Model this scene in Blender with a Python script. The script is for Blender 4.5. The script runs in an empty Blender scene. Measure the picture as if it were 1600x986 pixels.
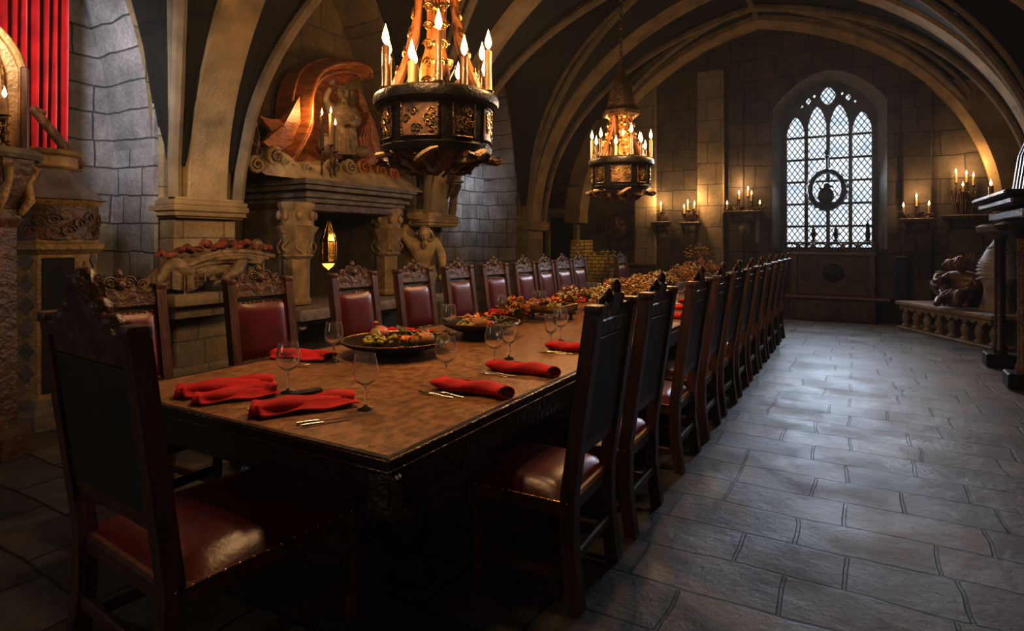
import bpy, bmesh, math, random
from mathutils import Vector, Matrix
random.seed(7)
PI = math.pi
COL = bpy.context.scene.collection
R = math.radians

# ------------------------------------------------------------------ camera (hall axis is +Y, eye height 1.5 m)
FPX, HORIZON, YAW, EYE = 930.0, 378.0, R(30), 1.5
cd = bpy.data.cameras.new('camera'); cam = bpy.data.objects.new('camera', cd); COL.objects.link(cam)
cam.location = (0, 0, EYE); cam.rotation_euler = (R(90), 0, YAW)
cd.sensor_width = 36; cd.lens = 36 * FPX / 1600
cd.shift_y = -(493 - HORIZON) / 1600
cd.clip_start = 0.05
bpy.context.scene.camera = cam

def ray(u, v):
    t = (u - 800) / FPX
    return Vector((-math.sin(YAW) + math.cos(YAW) * t, math.cos(YAW) + math.sin(YAW) * t, -(v - HORIZON) / FPX))
def PZ(u, v, z): r = ray(u, v); d = (z - EYE) / r.z; return Vector((r.x * d, r.y * d, z))
def PX(u, v, x): r = ray(u, v); d = x / r.x; return Vector((x, r.y * d, EYE + r.z * d))
def PY(u, v, y): r = ray(u, v); d = y / r.y; return Vector((r.x * d, y, EYE + r.z * d))
def UX(p):  # image column of a point, used only to order labels
    f = -math.sin(YAW) * p[0] + math.cos(YAW) * p[1]; s = math.cos(YAW) * p[0] + math.sin(YAW) * p[1]
    return 800 + FPX * s / f

# ------------------------------------------------------------------ mesh builder
class MB:
    def __init__(self): self.v = []; self.f = []
    def add(self, vs, fs, mat=None):
        b = len(self.v)
        for p in vs:
            p = Vector(p)
            self.v.append(tuple(mat @ p) if mat else tuple(p))
        for f in fs: self.f.append([b + i for i in f])
        return self
    def box(self, c, s, bev=0.0, rot=None, seg=1):
        bm = bmesh.new(); bmesh.ops.create_cube(bm, size=1)
        for v in bm.verts: v.co = Vector((v.co.x * s[0], v.co.y * s[1], v.co.z * s[2]))
        if bev > 0:
            bmesh.ops.bevel(bm, geom=list(bm.edges), offset=min(bev, min(s) * .45), segments=seg, affect='EDGES', profile=.6)
        m = Matrix.Translation(c)
        if rot is not None:
            m = m @ (rot if isinstance(rot, Matrix) else Matrix.Rotation(rot, 4, 'Z'))
        bm.verts.index_update()
        self.add([v.co.copy() for v in bm.verts], [[v.index for v in f.verts] for f in bm.faces], m); bm.free(); return self
    def lathe(self, prof, n=24, c=(0, 0, 0), cap=True, mat=None, mod=None):
        vs = []; fs = []
        for (r, z) in prof:
            for i in range(n):
                a = 2 * PI * i / n
                q = r * (mod(a, z) if mod else 1)
                vs.append((c[0] + q * math.cos(a), c[1] + q * math.sin(a), c[2] + z))
        k = len(prof)
        for j in range(k - 1):
            for i in range(n):
                fs.append([j * n + i, j * n + (i + 1) % n, (j + 1) * n + (i + 1) % n, (j + 1) * n + i])
        if cap:
            fs.append(list(range(n))[::-1]); fs.append([(k - 1) * n + i for i in range(n)])
        return self.add(vs, fs, mat)
    def tube(self, pts, rad, n=8, cap=True, flat=1.0, up=Vector((0, 0, 1)), closed=False):
        pts = [Vector(p) for p in pts]; k = len(pts)
        if not hasattr(rad, '__len__'): rad = [rad] * k
        vs = []; fs = []; prev = None
        for j, p in enumerate(pts):
            if closed: t = pts[(j + 1) % k] - pts[j - 1]
            else: t = pts[min(j + 1, k - 1)] - pts[max(j - 1, 0)]
            t.normalize()
            a = up if abs(t.dot(up)) < .97 else Vector((1, 0, 0))
            if prev is None: x = t.cross(a).normalized()
            else:
                x = prev - t * prev.dot(t)
                x = x.normalized() if x.length > 1e-6 else t.cross(a).normalized()
            prev = x; y = t.cross(x)
            for i in range(n):
                an = 2 * PI * i / n
                vs.append(p + x * (rad[j] * math.cos(an)) + y * (rad[j] * flat * math.sin(an)))
        for j in range(k if closed else k - 1):
            j2 = (j + 1) % k
            for i in range(n):
                fs.append([j * n + i, j * n + (i + 1) % n, j2 * n + (i + 1) % n, j2 * n + i])
        if cap and not closed:
            fs.append(list(range(n))[::-1]); fs.append([(k - 1) * n + i for i in range(n)])
        return self.add(vs, fs)
    def prism(self, poly, depth, mat=None):      # poly in local x,z ; extruded along local y from -depth/2
        n = len(poly)
        vs = [(x, -depth / 2, z) for x, z in poly] + [(x, depth / 2, z) for x, z in poly]
        fs = [list(range(n)), list(range(n, 2 * n))[::-1]] + [[i, (i + 1) % n, n + (i + 1) % n, n + i][::-1] for i in range(n)]
        return self.add(vs, fs, mat)
    def ball(self, c, r, n=12, m=8, mat=None, jit=0.0):
        if not hasattr(r, '__len__'): r = (r, r, r)
        vs = [(0, 0, -1)]; fs = []
        for j in range(1, m):
            a = -PI / 2 + PI * j / m
            for i in range(n):
                b = 2 * PI * i / n; k = 1 + random.uniform(-jit, jit)
                vs.append((k * math.cos(a) * math.cos(b), k * math.cos(a) * math.sin(b), k * math.sin(a)))
        vs.append((0, 0, 1))
        for i in range(n):
            fs.append([0, 1 + (i + 1) % n, 1 + i])
            fs.append([len(vs) - 1, 1 + (m - 2) * n + i, 1 + (m - 2) * n + (i + 1) % n])
        for j in range(m - 2):
            for i in range(n):
                fs.append([1 + j * n + i, 1 + j * n + (i + 1) % n, 1 + (j + 1) * n + (i + 1) % n, 1 + (j + 1) * n + i])
        M = Matrix.Translation(c) @ (mat if mat else Matrix()) @ Matrix.Diagonal((*r, 1))
        return self.add(vs, fs, M)
    def grid(self, rows):
        n = len(rows[0]); vs = [p for r_ in rows for p in r_]; fs = []
        for j in range(len(rows) - 1):
            for i in range(n - 1):
                fs.append([j * n + i, j * n + i + 1, (j + 1) * n + i + 1, (j + 1) * n + i])
        return self.add(vs, fs)
    def mesh(self, name):
        me = bpy.data.meshes.new(name); me.from_pydata(self.v, [], self.f); me.update()
        bm = bmesh.new(); bm.from_mesh(me)
        bmesh.ops.recalc_face_normals(bm, faces=bm.faces); bm.to_mesh(me); bm.free()
        return me
    def build(self, name, mat, parent=None, smooth=35, loc=None):
        return link(name, self.mesh(name), mat, parent, smooth, loc)

def link(name, me, mat, parent=None, smooth=35, loc=None):
    o = bpy.data.objects.new(name, me); COL.objects.link(o)
    me.materials.clear(); me.materials.append(mat)
    if smooth:
        me.polygons.foreach_set('use_smooth', [True] * len(me.polygons))
        me.set_sharp_from_angle(angle=R(smooth))
    if parent: o.parent = parent
    if loc is not None: o.location = loc
    return o
def tag(o, label, cat, group=None, kind=None):
    o['label'] = label; o['category'] = cat
    if group: o['group'] = group
    if kind: o['kind'] = kind
    return o
def thing(name, label, cat, loc=(0, 0, 0), rz=0, group=None):
    o = bpy.data.objects.new(name, None); COL.objects.link(o); o.empty_display_size = .1
    o.location = loc; o.rotation_euler.z = rz
    return tag(o, label, cat, group)
def struct(o): o['kind'] = 'structure'; return o
def dup(root, loc, rz, label, group=None, scale=None):
    r = root.copy(); COL.objects.link(r); r.location = loc; r.rotation_euler = (0, 0, rz); r['label'] = label
    if group: r['group'] = group
    if scale: r.scale = scale if hasattr(scale, '__len__') else (scale,) * 3
    for ch in list(root.children):
        c = ch.copy(); COL.objects.link(c); c.parent = r
        for g in list(ch.children):
            d = g.copy(); COL.objects.link(d); d.parent = c
    return r
ORD = ['first', 'second', 'third', 'fourth', 'fifth', 'sixth', 'seventh', 'eighth', 'ninth', 'tenth', 'eleventh', 'twelfth', 'thirteenth',
       'fourteenth', 'fifteenth', 'sixteenth', 'seventeenth', 'eighteenth', 'nineteenth', 'twentieth']

def skin_mesh(name, pts, edges, sub=2):
    """one continuous body grown over a skeleton; pts: list of (xyz, radius or (rx, ry))"""
    me = bpy.data.meshes.new(name); me.from_pydata([p for p, r in pts], edges, []); me.update()
    o = bpy.data.objects.new(name, me); COL.objects.link(o)
    m = o.modifiers.new('s', 'SKIN'); m.use_smooth_shade = True
    for i, (p, r) in enumerate(pts):
        sv = me.skin_vertices[0].data[i]; sv.radius = r if hasattr(r, '__len__') else (r, r); sv.use_root = (i == 0)
    s = o.modifiers.new('u', 'SUBSURF'); s.levels = sub; s.render_levels = sub
    dg = bpy.context.evaluated_depsgraph_get(); dg.update()
    out = bpy.data.meshes.new_from_object(o.evaluated_get(dg))
    bpy.data.objects.remove(o); bpy.data.meshes.remove(me)
    out.name = name
    return out
def merge_mb(mb, me):
    mb.add([v.co.copy() for v in me.vertices], [list(p.vertices) for p in me.polygons]); return mb

# ------------------------------------------------------------------ materials
def newmat(name):
    m = bpy.data.materials.new(name); m.use_nodes = True; nt = m.node_tree
    return m, nt, nt.nodes['Principled BSDF']
def N(nt, t, **kw):
    n = nt.nodes.new(t)
    for k, v in kw.items():
        if k in n.inputs: n.inputs[k].default_value = v
        else: setattr(n, k, v)
    return n
def ramp(nt, fac, stops):
    r = nt.nodes.new('ShaderNodeValToRGB'); nt.links.new(fac, r.inputs[0])
    els = r.color_ramp.elements
    while len(els) < len(stops): els.new(.5)
    for e, (p, c) in zip(els, stops): e.position = p; e.color = (*c, 1)
    return r
def plain(name, col, rough=.5, metal=0.0, var=.25, scale=8.0, bump=0.0, bscale=40.0, stretch=(1, 1, 1), rvar=.0, emit=None, spec=.5, coat=0):
    m, nt, b = newmat(name)
    tc = N(nt, 'ShaderNodeTexCoord'); mp = N(nt, 'ShaderNodeMapping'); mp.inputs['Scale'].default_value = stretch
    nt.links.new(tc.outputs['Object'], mp.inputs['Vector'])
    n = N(nt, 'ShaderNodeTexNoise', Scale=scale, Detail=5.0); nt.links.new(mp.outputs[0], n.inputs['Vector'])
    lo = tuple(c * (1 - var) for c in col); hi = tuple(min(1, c * (1 + var)) for c in col)
    r = ramp(nt, n.outputs['Fac'], [(.3, lo), (.7, hi)])
    nt.links.new(r.outputs[0], b.inputs['Base Color'])
    b.inputs['Roughness'].default_value = rough; b.inputs['Metallic'].default_value = metal
    b.inputs['Specular IOR Level'].default_value = spec
    if coat: b.inputs['Coat Weight'].default_value = coat; b.inputs['Coat Roughness'].default_value = .15
    if rvar:
        mr = N(nt, 'ShaderNodeMapRange'); mr.inputs[3].default_value = rough - rvar; mr.inputs[4].default_value = rough + rvar
        nt.links.new(n.outputs['Fac'], mr.inputs[0]); nt.links.new(mr.outputs[0], b.inputs['Roughness'])
    if bump:
        n2 = N(nt, 'ShaderNodeTexNoise', Scale=bscale, Detail=4.0); nt.links.new(mp.outputs[0], n2.inputs['Vector'])
        bp = N(nt, 'ShaderNodeBump', Strength=bump, Distance=.02); nt.links.new(n2.outputs['Fac'], bp.inputs['Height'])
        nt.links.new(bp.outputs[0], b.inputs['Normal'])
    if emit: b.inputs['Emission Color'].default_value = (*emit[0], 1); b.inputs['Emission Strength'].default_value = emit[1]
    return m
def masonry(name, c1, c2, mortar, bw, rh, axes='YZ', rough=.85, bump=.6, msize=.018, stain=.5, wob=.05, rlo=None, off=.5, grain=26.0):
    m, nt, b = newmat(name)
    tc = N(nt, 'ShaderNodeTexCoord'); sp = N(nt, 'ShaderNodeSeparateXYZ'); nt.links.new(tc.outputs['Object'], sp.inputs[0])
    cb = N(nt, 'ShaderNodeCombineXYZ')
    ix = {'X': 0, 'Y': 1, 'Z': 2}
    nt.links.new(sp.outputs[ix[axes[0]]], cb.inputs[0]); nt.links.new(sp.outputs[ix[axes[1]]], cb.inputs[1])
    nz = N(nt, 'ShaderNodeTexNoise', Scale=1.7, Detail=3.0); nt.links.new(tc.outputs['Object'], nz.inputs['Vector'])
    vs = N(nt, 'ShaderNodeVectorMath', operation='MULTIPLY_ADD')
    nt.links.new(nz.outputs['Color'], vs.inputs[0]); vs.inputs[1].default_value = (wob * 2, wob * 2, 0); nt.links.new(cb.outputs[0], vs.inputs[2])
    br = N(nt, 'ShaderNodeTexBrick', offset=off, offset_frequency=2, squash=.72, squash_frequency=3)
    br.inputs['Scale'].default_value = 1; br.inputs['Brick Width'].default_value = bw; br.inputs['Row Height'].default_value = rh
    br.inputs['Mortar Size'].default_value = msize; br.inputs['Mortar Smooth'].default_value = .35; br.inputs['Bias'].default_value = 0
    br.inputs['Color1'].default_value = (*c1, 1); br.inputs['Color2'].default_value = (*c2, 1); br.inputs['Mortar'].default_value = (*mortar, 1)
    nt.links.new(vs.outputs[0], br.inputs['Vector'])
    n1 = N(nt, 'ShaderNodeTexNoise', Scale=2.3, Detail=8.0, Roughness=.62); nt.links.new(tc.outputs['Object'], n1.inputs['Vector'])
    r1 = ramp(nt, n1.outputs['Fac'], [(.3, (1 - stain,) * 3), (.68, (1.15, 1.12, 1.08))])
    mx = N(nt, 'ShaderNodeMix', data_type='RGBA', blend_type='MULTIPLY'); mx.inputs[0].default_value = 1
    nt.links.new(br.outputs['Color'], mx.inputs[6]); nt.links.new(r1.outputs[0], mx.inputs[7])
    n2 = N(nt, 'ShaderNodeTexNoise', Scale=grain, Detail=8.0, Roughness=.7); nt.links.new(tc.outputs['Object'], n2.inputs['Vector'])
    r2 = ramp(nt, n2.outputs['Fac'], [(.3, (.62,) * 3), (.7, (1.15,) * 3)])
    mx2 = N(nt, 'ShaderNodeMix', data_type='RGBA', blend_type='MULTIPLY'); mx2.inputs[0].default_value = .8
    nt.links.new(mx.outputs[2], mx2.inputs[6]); nt.links.new(r2.outputs[0], mx2.inputs[7])
    nt.links.new(mx2.outputs[2], b.inputs['Base Color'])
    # height: grain - mortar
    mu = N(nt, 'ShaderNodeMath', operation='MULTIPLY_ADD'); nt.links.new(n2.outputs['Fac'], mu.inputs[0]); mu.inputs[1].default_value = .45
    inv = N(nt, 'ShaderNodeMath', operation='MULTIPLY'); nt.links.new(br.outputs['Fac'], inv.inputs[0]); inv.inputs[1].default_value = -1.0
    ad = N(nt, 'ShaderNodeMath', operation='ADD'); nt.links.new(inv.outputs[0], ad.inputs[0]); nt.links.new(n1.outputs['Fac'], ad.inputs[1])
    nt.links.new(ad.outputs[0], mu.inputs[2])
    bp = N(nt, 'ShaderNodeBump', Strength=bump, Distance=.035); nt.links.new(mu.outputs[0], bp.inputs['Height']); nt.links.new(bp.outputs[0], b.inputs['Normal'])
    b.inputs['Roughness'].default_value = rough
    if rlo is not None:
        mr = N(nt, 'ShaderNodeMapRange'); mr.inputs[1].default_value = .3; mr.inputs[2].default_value = .7
        mr.inputs[3].default_value = rlo; mr.inputs[4].default_value = rough
        nt.links.new(n1.outputs['Fac'], mr.inputs[0]); nt.links.new(mr.outputs[0], b.inputs['Roughness'])
    return m
def emission(name, col, s, col2=None, grad=None):
    m, nt, b = newmat(name)
    nt.nodes.remove(b); e = N(nt, 'ShaderNodeEmission', Strength=s); e.inputs[0].default_value = (*col, 1)
    nt.links.new(e.outputs[0], nt.nodes['Material Output'].inputs[0])
    return m

M_FLOOR = masonry('floor_pavers', (.165, .145, .125), (.07, .062, .055), (.012, .010, .008), .62, .33, 'XY', rough=.60, rlo=.32, bump=.5, msize=.010, stain=.45, wob=.045, off=.37, grain=16)
M_GREYWALL = masonry('grey_ashlar', (.36, .35, .35), (.26, .25, .25), (.10, .095, .09), .50, .29, 'YZ', stain=.45, bump=.9, wob=.05, msize=.010)
M_GREYX = masonry('grey_ashlar_cross', (.36, .35, .35), (.26, .25, .25), (.10, .095, .09), .45, .29, 'XZ', stain=.45, bump=.9, wob=.05, msize=.010)
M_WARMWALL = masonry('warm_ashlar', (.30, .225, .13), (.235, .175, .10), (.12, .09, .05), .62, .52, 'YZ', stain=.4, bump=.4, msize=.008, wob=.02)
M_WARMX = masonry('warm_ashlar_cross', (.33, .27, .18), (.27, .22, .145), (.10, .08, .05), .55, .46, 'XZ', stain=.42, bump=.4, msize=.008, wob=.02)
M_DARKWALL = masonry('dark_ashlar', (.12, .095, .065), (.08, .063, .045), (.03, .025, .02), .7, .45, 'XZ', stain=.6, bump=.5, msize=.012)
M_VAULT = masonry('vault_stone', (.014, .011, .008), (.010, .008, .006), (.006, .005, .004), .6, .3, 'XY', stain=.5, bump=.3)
M_ARCH = plain('arch_stone', (.25, .18, .095), .85, var=.35, scale=3, bump=.5, bscale=30)
M_RIB = plain('rib_stone', (.17, .13, .08), .85, var=.3, scale=4, bump=.3, bscale=30)
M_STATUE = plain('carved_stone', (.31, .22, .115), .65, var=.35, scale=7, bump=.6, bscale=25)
M_DKSTONE = plain('dark_carved_stone', (.13, .105, .085), .6, var=.4, scale=6, bump=.7, bscale=18)
M_PALESTONE = plain('pale_carved_stone', (.25, .20, .17), .55, var=.35, scale=8, bump=.6, bscale=25)
M_GREYCLOTH = plain('grey_drapery', (.33, .32, .34), .6, var=.25, scale=6, bump=.3, bscale=12, stretch=(1, 1, 6))
M_WOOD = plain('dark_oak', (.085, .034, .017), .36, var=.5, scale=6, bump=.22, bscale=30, stretch=(6, 6, .8), spec=.5)
M_WOODH = plain('brown_oak', (.095, .042, .018), .38, var=.5, scale=6, bump=.2, bscale=30, stretch=(5, 5, 1))
M_CARVEDWOOD = plain('carved_oak', (.085, .042, .022), .42, var=.5, scale=9, bump=.9, bscale=22)
M_SCROLL = plain('carved_cherry_wood', (.32, .12, .035), .45, var=.45, scale=5, bump=.4, bscale=14, stretch=(1, 1, 3))
M_LEATHER = plain('oxblood_leather', (.10, .009, .011), .34, var=.3, scale=5, bump=.05, bscale=60, spec=.6)
M_LEATHERDK = plain('dark_brown_leather', (.03, .017, .013), .5, var=.3, scale=5, bump=.2, bscale=80)
M_TABLETOP = plain('burnished_table_top', (.26, .13, .05), .34, var=.38, scale=26, bump=.28, bscale=120, rvar=.14, spec=.7, stretch=(1, .7, 1))
M_TABLEDK = plain('black_stained_oak', (.022, .012, .008), .35, var=.5, scale=6, bump=.4, bscale=25)
M_BRASS = plain('aged_brass', (.42, .26, .09), .32, metal=1, var=.4, scale=12, bump=.5, bscale=40)
M_DKBRASS = plain('dark_bronze', (.10, .06, .03), .38, metal=.85, var=.5, scale=12, bump=.7, bscale=35)
M_IRON = plain('black_iron', (.018, .015, .013), .42, metal=.6, var=.4, scale=10, bump=.3)
M_SILVER = plain('silver', (.55, .50, .44), .22, metal=1, var=.15, scale=10)
M_RED = plain('red_linen', (.50, .010, .010), .75, var=.25, scale=14, bump=.3, bscale=200)
M_CURTAIN = plain('red_velvet', (.30, .008, .008), .6, var=.25, scale=5, bump=.2, bscale=60)
M_DKRED = plain('dull_red_velvet', (.11, .02, .018), .7, var=.3, scale=5, bump=.2, bscale=60)
M_CANDLE = plain('ivory_wax', (.26, .17, .08), .5, var=.15, scale=14, bump=.3, bscale=30)
M_DKCANDLE = plain('backlit_dark_wax', (.07, .035, .014), .4, var=.3, scale=14, bump=.3, bscale=30)  # dark tone paints in the shade of backlit chandelier candles
M_FLAME = emission('candle_flame', (1.0, .58, .20), 15)
M_LEAD = plain('lead_grey_lid', (.17, .14, .14), .5, metal=.25, var=.25, scale=8, bump=.3, bscale=20)
M_TILE = plain('ochre_tile', (.26, .17, .065), .5, var=.3, scale=10, bump=.6, bscale=30)
M_DARK = plain('flat_black', (.008, .007, .006), .8)  # even near-black shared by the doorway slab, chimneypiece back and stove door
M_BOWL = plain('turned_black_wood', (.028, .015, .010), .3, var=.4, scale=8)
M_GOLDCLOTH = plain('gold_patterned_cloth', (.36, .22, .07), .5, metal=.3, var=.5, scale=40, bump=.5, bscale=60)
M_STRAP = plain('gilded_strap_wood', (.20, .075, .018), .5, var=.5, scale=9, bump=.6, bscale=30, stretch=(1, 1, .4))
M_PORTRAIT = plain('painted_panel', (.13, .07, .032), .5, var=.9, scale=14, stretch=(1, 1, 1.4))
M_BREAD = plain('crusty_bread', (.36, .17, .055), .6, var=.35, scale=14, bump=.4, bscale=30)
M_PINK = plain('pink_ham', (.50, .16, .10), .4, var=.2, scale=10)
M_GRAPE = plain('yellow_green_grapes', (.34, .28, .05), .3, var=.3, scale=12)
M_LEAF = plain('olive_leaf', (.13, .12, .03), .55, var=.4, scale=12)
M_ORANGE = plain('orange_petal', (.62, .20, .03), .6, var=.35, scale=14)
M_DRIED = plain('dried_flower_gold', (.48, .30, .08), .5, var=.6, scale=60)
M_COPPERFLOWER = plain('copper_seed_heads', (.55, .32, .10), .3, metal=.7, var=.5, scale=60)
M_PALEFLOWER = plain('pale_seed_heads', (.70, .60, .38), .35, metal=.3, var=.4, scale=60)
M_FRUIT = plain('red_fruit', (.36, .07, .04), .4, var=.35, scale=12)
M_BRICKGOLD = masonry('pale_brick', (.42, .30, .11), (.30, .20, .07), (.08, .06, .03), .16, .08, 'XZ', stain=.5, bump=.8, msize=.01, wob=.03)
def glassmat():
    m, nt, b = newmat('clear_glass')
    b.inputs['Base Color'].default_value = (1, 1, 1, 1); b.inputs['Roughness'].default_value = .02
    b.inputs['Transmission Weight'].default_value = 1; b.inputs['IOR'].default_value = 1.48
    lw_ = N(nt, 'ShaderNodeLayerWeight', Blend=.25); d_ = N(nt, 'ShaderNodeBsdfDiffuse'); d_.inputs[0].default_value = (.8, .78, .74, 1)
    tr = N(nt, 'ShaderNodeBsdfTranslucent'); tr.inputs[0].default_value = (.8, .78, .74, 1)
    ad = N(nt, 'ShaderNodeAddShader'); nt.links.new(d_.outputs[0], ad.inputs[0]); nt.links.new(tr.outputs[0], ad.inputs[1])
    rp = ramp(nt, lw_.outputs['Facing'], [(.45, (.03,) * 3), (.95, (.8,) * 3)])  # pale tone at grazing angles paints in bright edge highlights
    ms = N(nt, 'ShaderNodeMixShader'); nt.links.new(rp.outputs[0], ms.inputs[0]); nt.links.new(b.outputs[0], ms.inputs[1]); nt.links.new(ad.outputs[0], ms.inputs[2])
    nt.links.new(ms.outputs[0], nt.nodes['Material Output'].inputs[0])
    n = N(nt, 'ShaderNodeTexNoise', Scale=30.0)
    mr = N(nt, 'ShaderNodeMapRange'); mr.inputs[3].default_value = .0; mr.inputs[4].default_value = .05
    nt.links.new(n.outputs['Fac'], mr.inputs[0]); nt.links.new(mr.outputs[0], b.inputs['Roughness'])
    return m
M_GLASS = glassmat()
def panemat():
    m, nt, b = newmat('daylit_glass'); nt.nodes.remove(b)
    tc = N(nt, 'ShaderNodeTexCoord'); n = N(nt, 'ShaderNodeTexNoise', Scale=3.5, Detail=4.0); nt.links.new(tc.outputs['Object'], n.inputs['Vector'])
    r = ramp(nt, n.outputs['Fac'], [(.3, (.50, .58, .68)), (.7, (.82, .87, .92))])
    e = N(nt, 'ShaderNodeEmission', Strength=1.45); nt.links.new(r.outputs[0], e.inputs[0])
    nt.links.new(e.outputs[0], nt.nodes['Material Output'].inputs[0]); return m
M_PANE = panemat()

# ------------------------------------------------------------------ room shell
XC, HALF = -1.75, 4.1
XL, XR, Y0, Y1 = -6.9, 3.0, -4.2, 13.4
PIERS = [-0.2, 3.8, 7.8, 11.2]
PW = .74
def zprof(off, half, c, k, spring):
    Rr = half + c; off = abs(off)
    q = Rr * Rr - (off + c) ** 2
    return spring + k * math.sqrt(max(q, 0))
def zx(x): return zprof(x - XC, HALF, 1.0, .83, 1.95)
def bay_prof(y, ya, yb):
    h = (yb - ya) / 2; return zprof(y - (ya + yb) / 2, h, h * 1.3, 3.75 / (h * math.sqrt(2.3 ** 2 - 1.3 ** 2)), 2.2)
BAYS = [(-3.83, -.57), (.17, 3.43), (4.17, 7.43), (8.17, 10.83), (11.57, 13.4)]

struct(MB().box(((XL + XR) / 2, (Y0 + Y1) / 2, -.1), (XR - XL + 1, Y1 - Y0 + 1.5, .2)).build('floor', M_FLOOR, smooth=None))
# groined ceiling, one mesh
mb = MB()
EDG = [Y0] + [p for p in PIERS] + [Y1 + .3]
for (ya, yb) in [(-4.2, -.2), (-.2, 3.8), (3.8, 7.8), (7.8, 11.2), (11.2, 13.7)]:
    rows = []
    ny = 40
    for j in range(ny + 1):
        y = ya + (yb - ya) * j / ny; row = []
        for i in range(91):
            x = XC - HALF - 1.05 + (2 * HALF + 2.1) * i / 90
            a, b_ = ya + .37, yb - .37
            zy = bay_prof(min(max(y, a), b_), a, b_)
            row.append((x, y, max(zx(x), zy) + .06 if abs(x - XC) < HALF else zy + .06))
        rows.append(row)
    mb.grid(rows)
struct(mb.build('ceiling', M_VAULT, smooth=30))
struct(MB().box((XL - .1, (Y0 + Y1) / 2, 3.5), (.2, Y1 - Y0 + 1, 7.4)).build('wall_left', M_GREYWALL, smooth=None))
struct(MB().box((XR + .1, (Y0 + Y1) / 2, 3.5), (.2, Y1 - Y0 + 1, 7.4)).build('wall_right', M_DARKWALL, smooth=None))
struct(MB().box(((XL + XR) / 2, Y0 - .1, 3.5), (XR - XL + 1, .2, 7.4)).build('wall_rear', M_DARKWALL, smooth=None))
# window wall with a pointed opening
WX0, WX1, WZ0, WSP, WAP = -1.34, .36, 1.36, 4.08, 4.78
def wtop(x, x0=WX0, x1=WX1, sp=WSP, ap=WAP):
    c = (x0 + x1) / 2; h = (x1 - x0) / 2; o = abs(x - c) / h
    return sp + (ap - sp) * (1 - o ** 1.7) ** .8 if o < 1 else sp
def pointed_outline(x0, x1, z0, sp, ap, n=16):
    pts = [(x0, z0), (x1, z0)]
    for i in range(n + 1):
        x = x1 + (x0 - x1) * i / n; pts.append((x, wtop(x, x0, x1, sp, ap)))
    return pts
mb = MB(); D = .5
xs = [WX0 - .16 + (WX1 - WX0 + .32) * i / 24 for i in range(25)]
OX0, OX1, OSP, OAP = WX0 - .16, WX1 + .16, WSP + .12, WAP + .14
mb.box(((XL - .2 + OX0) / 2, Y1 + D / 2, 3.6), (OX0 - XL + .2, D, 7.6)).box(((XR + .2 + OX1) / 2, Y1 + D / 2, 3.6), (XR + .2 - OX1, D, 7.6))
mb.box(((OX0 + OX1) / 2, Y1 + D / 2, (WZ0 - .2) / 2), (OX1 - OX0, D, WZ0 + .2 - .0))
mb.grid([[(x, Y1, wtop(x, OX0, OX1, OSP, OAP)) for x in xs], [(x, Y1, 7.4) for x in xs]])
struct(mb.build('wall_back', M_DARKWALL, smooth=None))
# splayed reveal
mb = MB()
outer = [(OX0, WZ0)] + [(x, wtop(x, OX0, OX1, OSP, OAP)) for x in xs] + [(OX1, WZ0)]
ixs = [WX0 + (WX1 - WX0) * i / 24 for i in range(25)]
inner = [(WX0, WZ0)] + [(x, wtop(x)) for x in ixs] + [(WX1, WZ0)]
mb.grid([[(x, Y1, z) for x, z in outer], [(x, Y1 + .38, z) for x, z in inner]])
struct(mb.build('window_reveal', plain('pale_reveal_stone', (.13, .13, .13), .8, bump=.4), smooth=None))
# outer hood strip on the wall face
win = bpy.data.objects.new('window_1', None); COL.objects.link(win); struct(win)
# glass panes
mb = MB(); YW = Y1 + .40
n = 24
mb.grid([[(x, YW + .04, WZ0) for x in ixs], [(x, YW + .04, wtop(x)) for x in ixs]])
mb.build('glass', M_PANE, win, smooth=None)
# tracery plate, filled 2D curve with openings
def curve_plate(outlines, depth, name):
    cu = bpy.data.curves.new(name, 'CURVE'); cu.dimensions = '2D'; cu.fill_mode = 'BOTH'; cu.extrude = depth / 2; cu.bevel_depth = .008
    for pts in outlines:
        s = cu.splines.new('POLY'); s.points.add(len(pts) - 1); s.use_cyclic_u = True
        for p, (x, z) in zip(s.points, pts): p.co = (x, z, 0, 1)
    o = bpy.data.objects.new(name, cu); COL.objects.link(o)
    dg = bpy.context.evaluated_depsgraph_get(); me = bpy.data.meshes.new_from_object(o.evaluated_get(dg))
    bpy.data.objects.remove(o); bpy.data.curves.remove(cu)
    for v in me.vertices: v.co = (v.co.x, v.co.z, v.co.y)
    return me
holes = [pointed_outline(WX0, WX1, WZ0, WSP, WAP, 24)]
lw = (WX1 - WX0 - .10) / 4
for i in range(4):
    a = WX0 + .05 + lw * i + .025; b = a + lw - .05
    mid = i in (1, 2)
    holes.append(pointed_outline(a, b, WZ0 + .02, 3.78 + (.14 if mid else 0), 4.12 + (.18 if mid else 0), 14))
def lozenge(cx, cz, rx, rz, n=14, p=.75):
    return [(cx + rx * math.copysign(abs(math.cos(2 * PI * i / n)) ** (1 / p), math.cos(2 * PI * i / n)), cz + rz * math.copysign(abs(math.sin(2 * PI * i / n)) ** (1 / p), math.sin(2 * PI * i / n))) for i in range(n)]
wc = (WX0 + WX1) / 2
holes.append(lozenge(wc, 4.49, .15, .20))
for s in (-1, 1):
    holes.append(lozenge(wc + s * .36, 4.42, .055, .08)); holes.append(lozenge(wc + s * .25, 4.51, .035, .05)); holes.append(lozenge(wc + s * .48, 4.32, .035, .045))
me = curve_plate(holes, .07, 'tracery')
M_TRAC = plain('grey_tracery_stone', (.07, .07, .07), .8, bump=.3)
o = link('tracery', me, M_TRAC, win, None); o.location = (0, YW, 0)
mb = MB()
for i in range(1, 6):
    z = WZ0 + (3.95 - WZ0) * i / 5.6
    mb.box((wc, YW + .02, z), (WX1 - WX0, .03, .042))
mb.build('glazing_bar', M_TRAC, win, smooth=None)
mb = MB()
sx, sz = .105, .15
k = sz / sx
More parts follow.
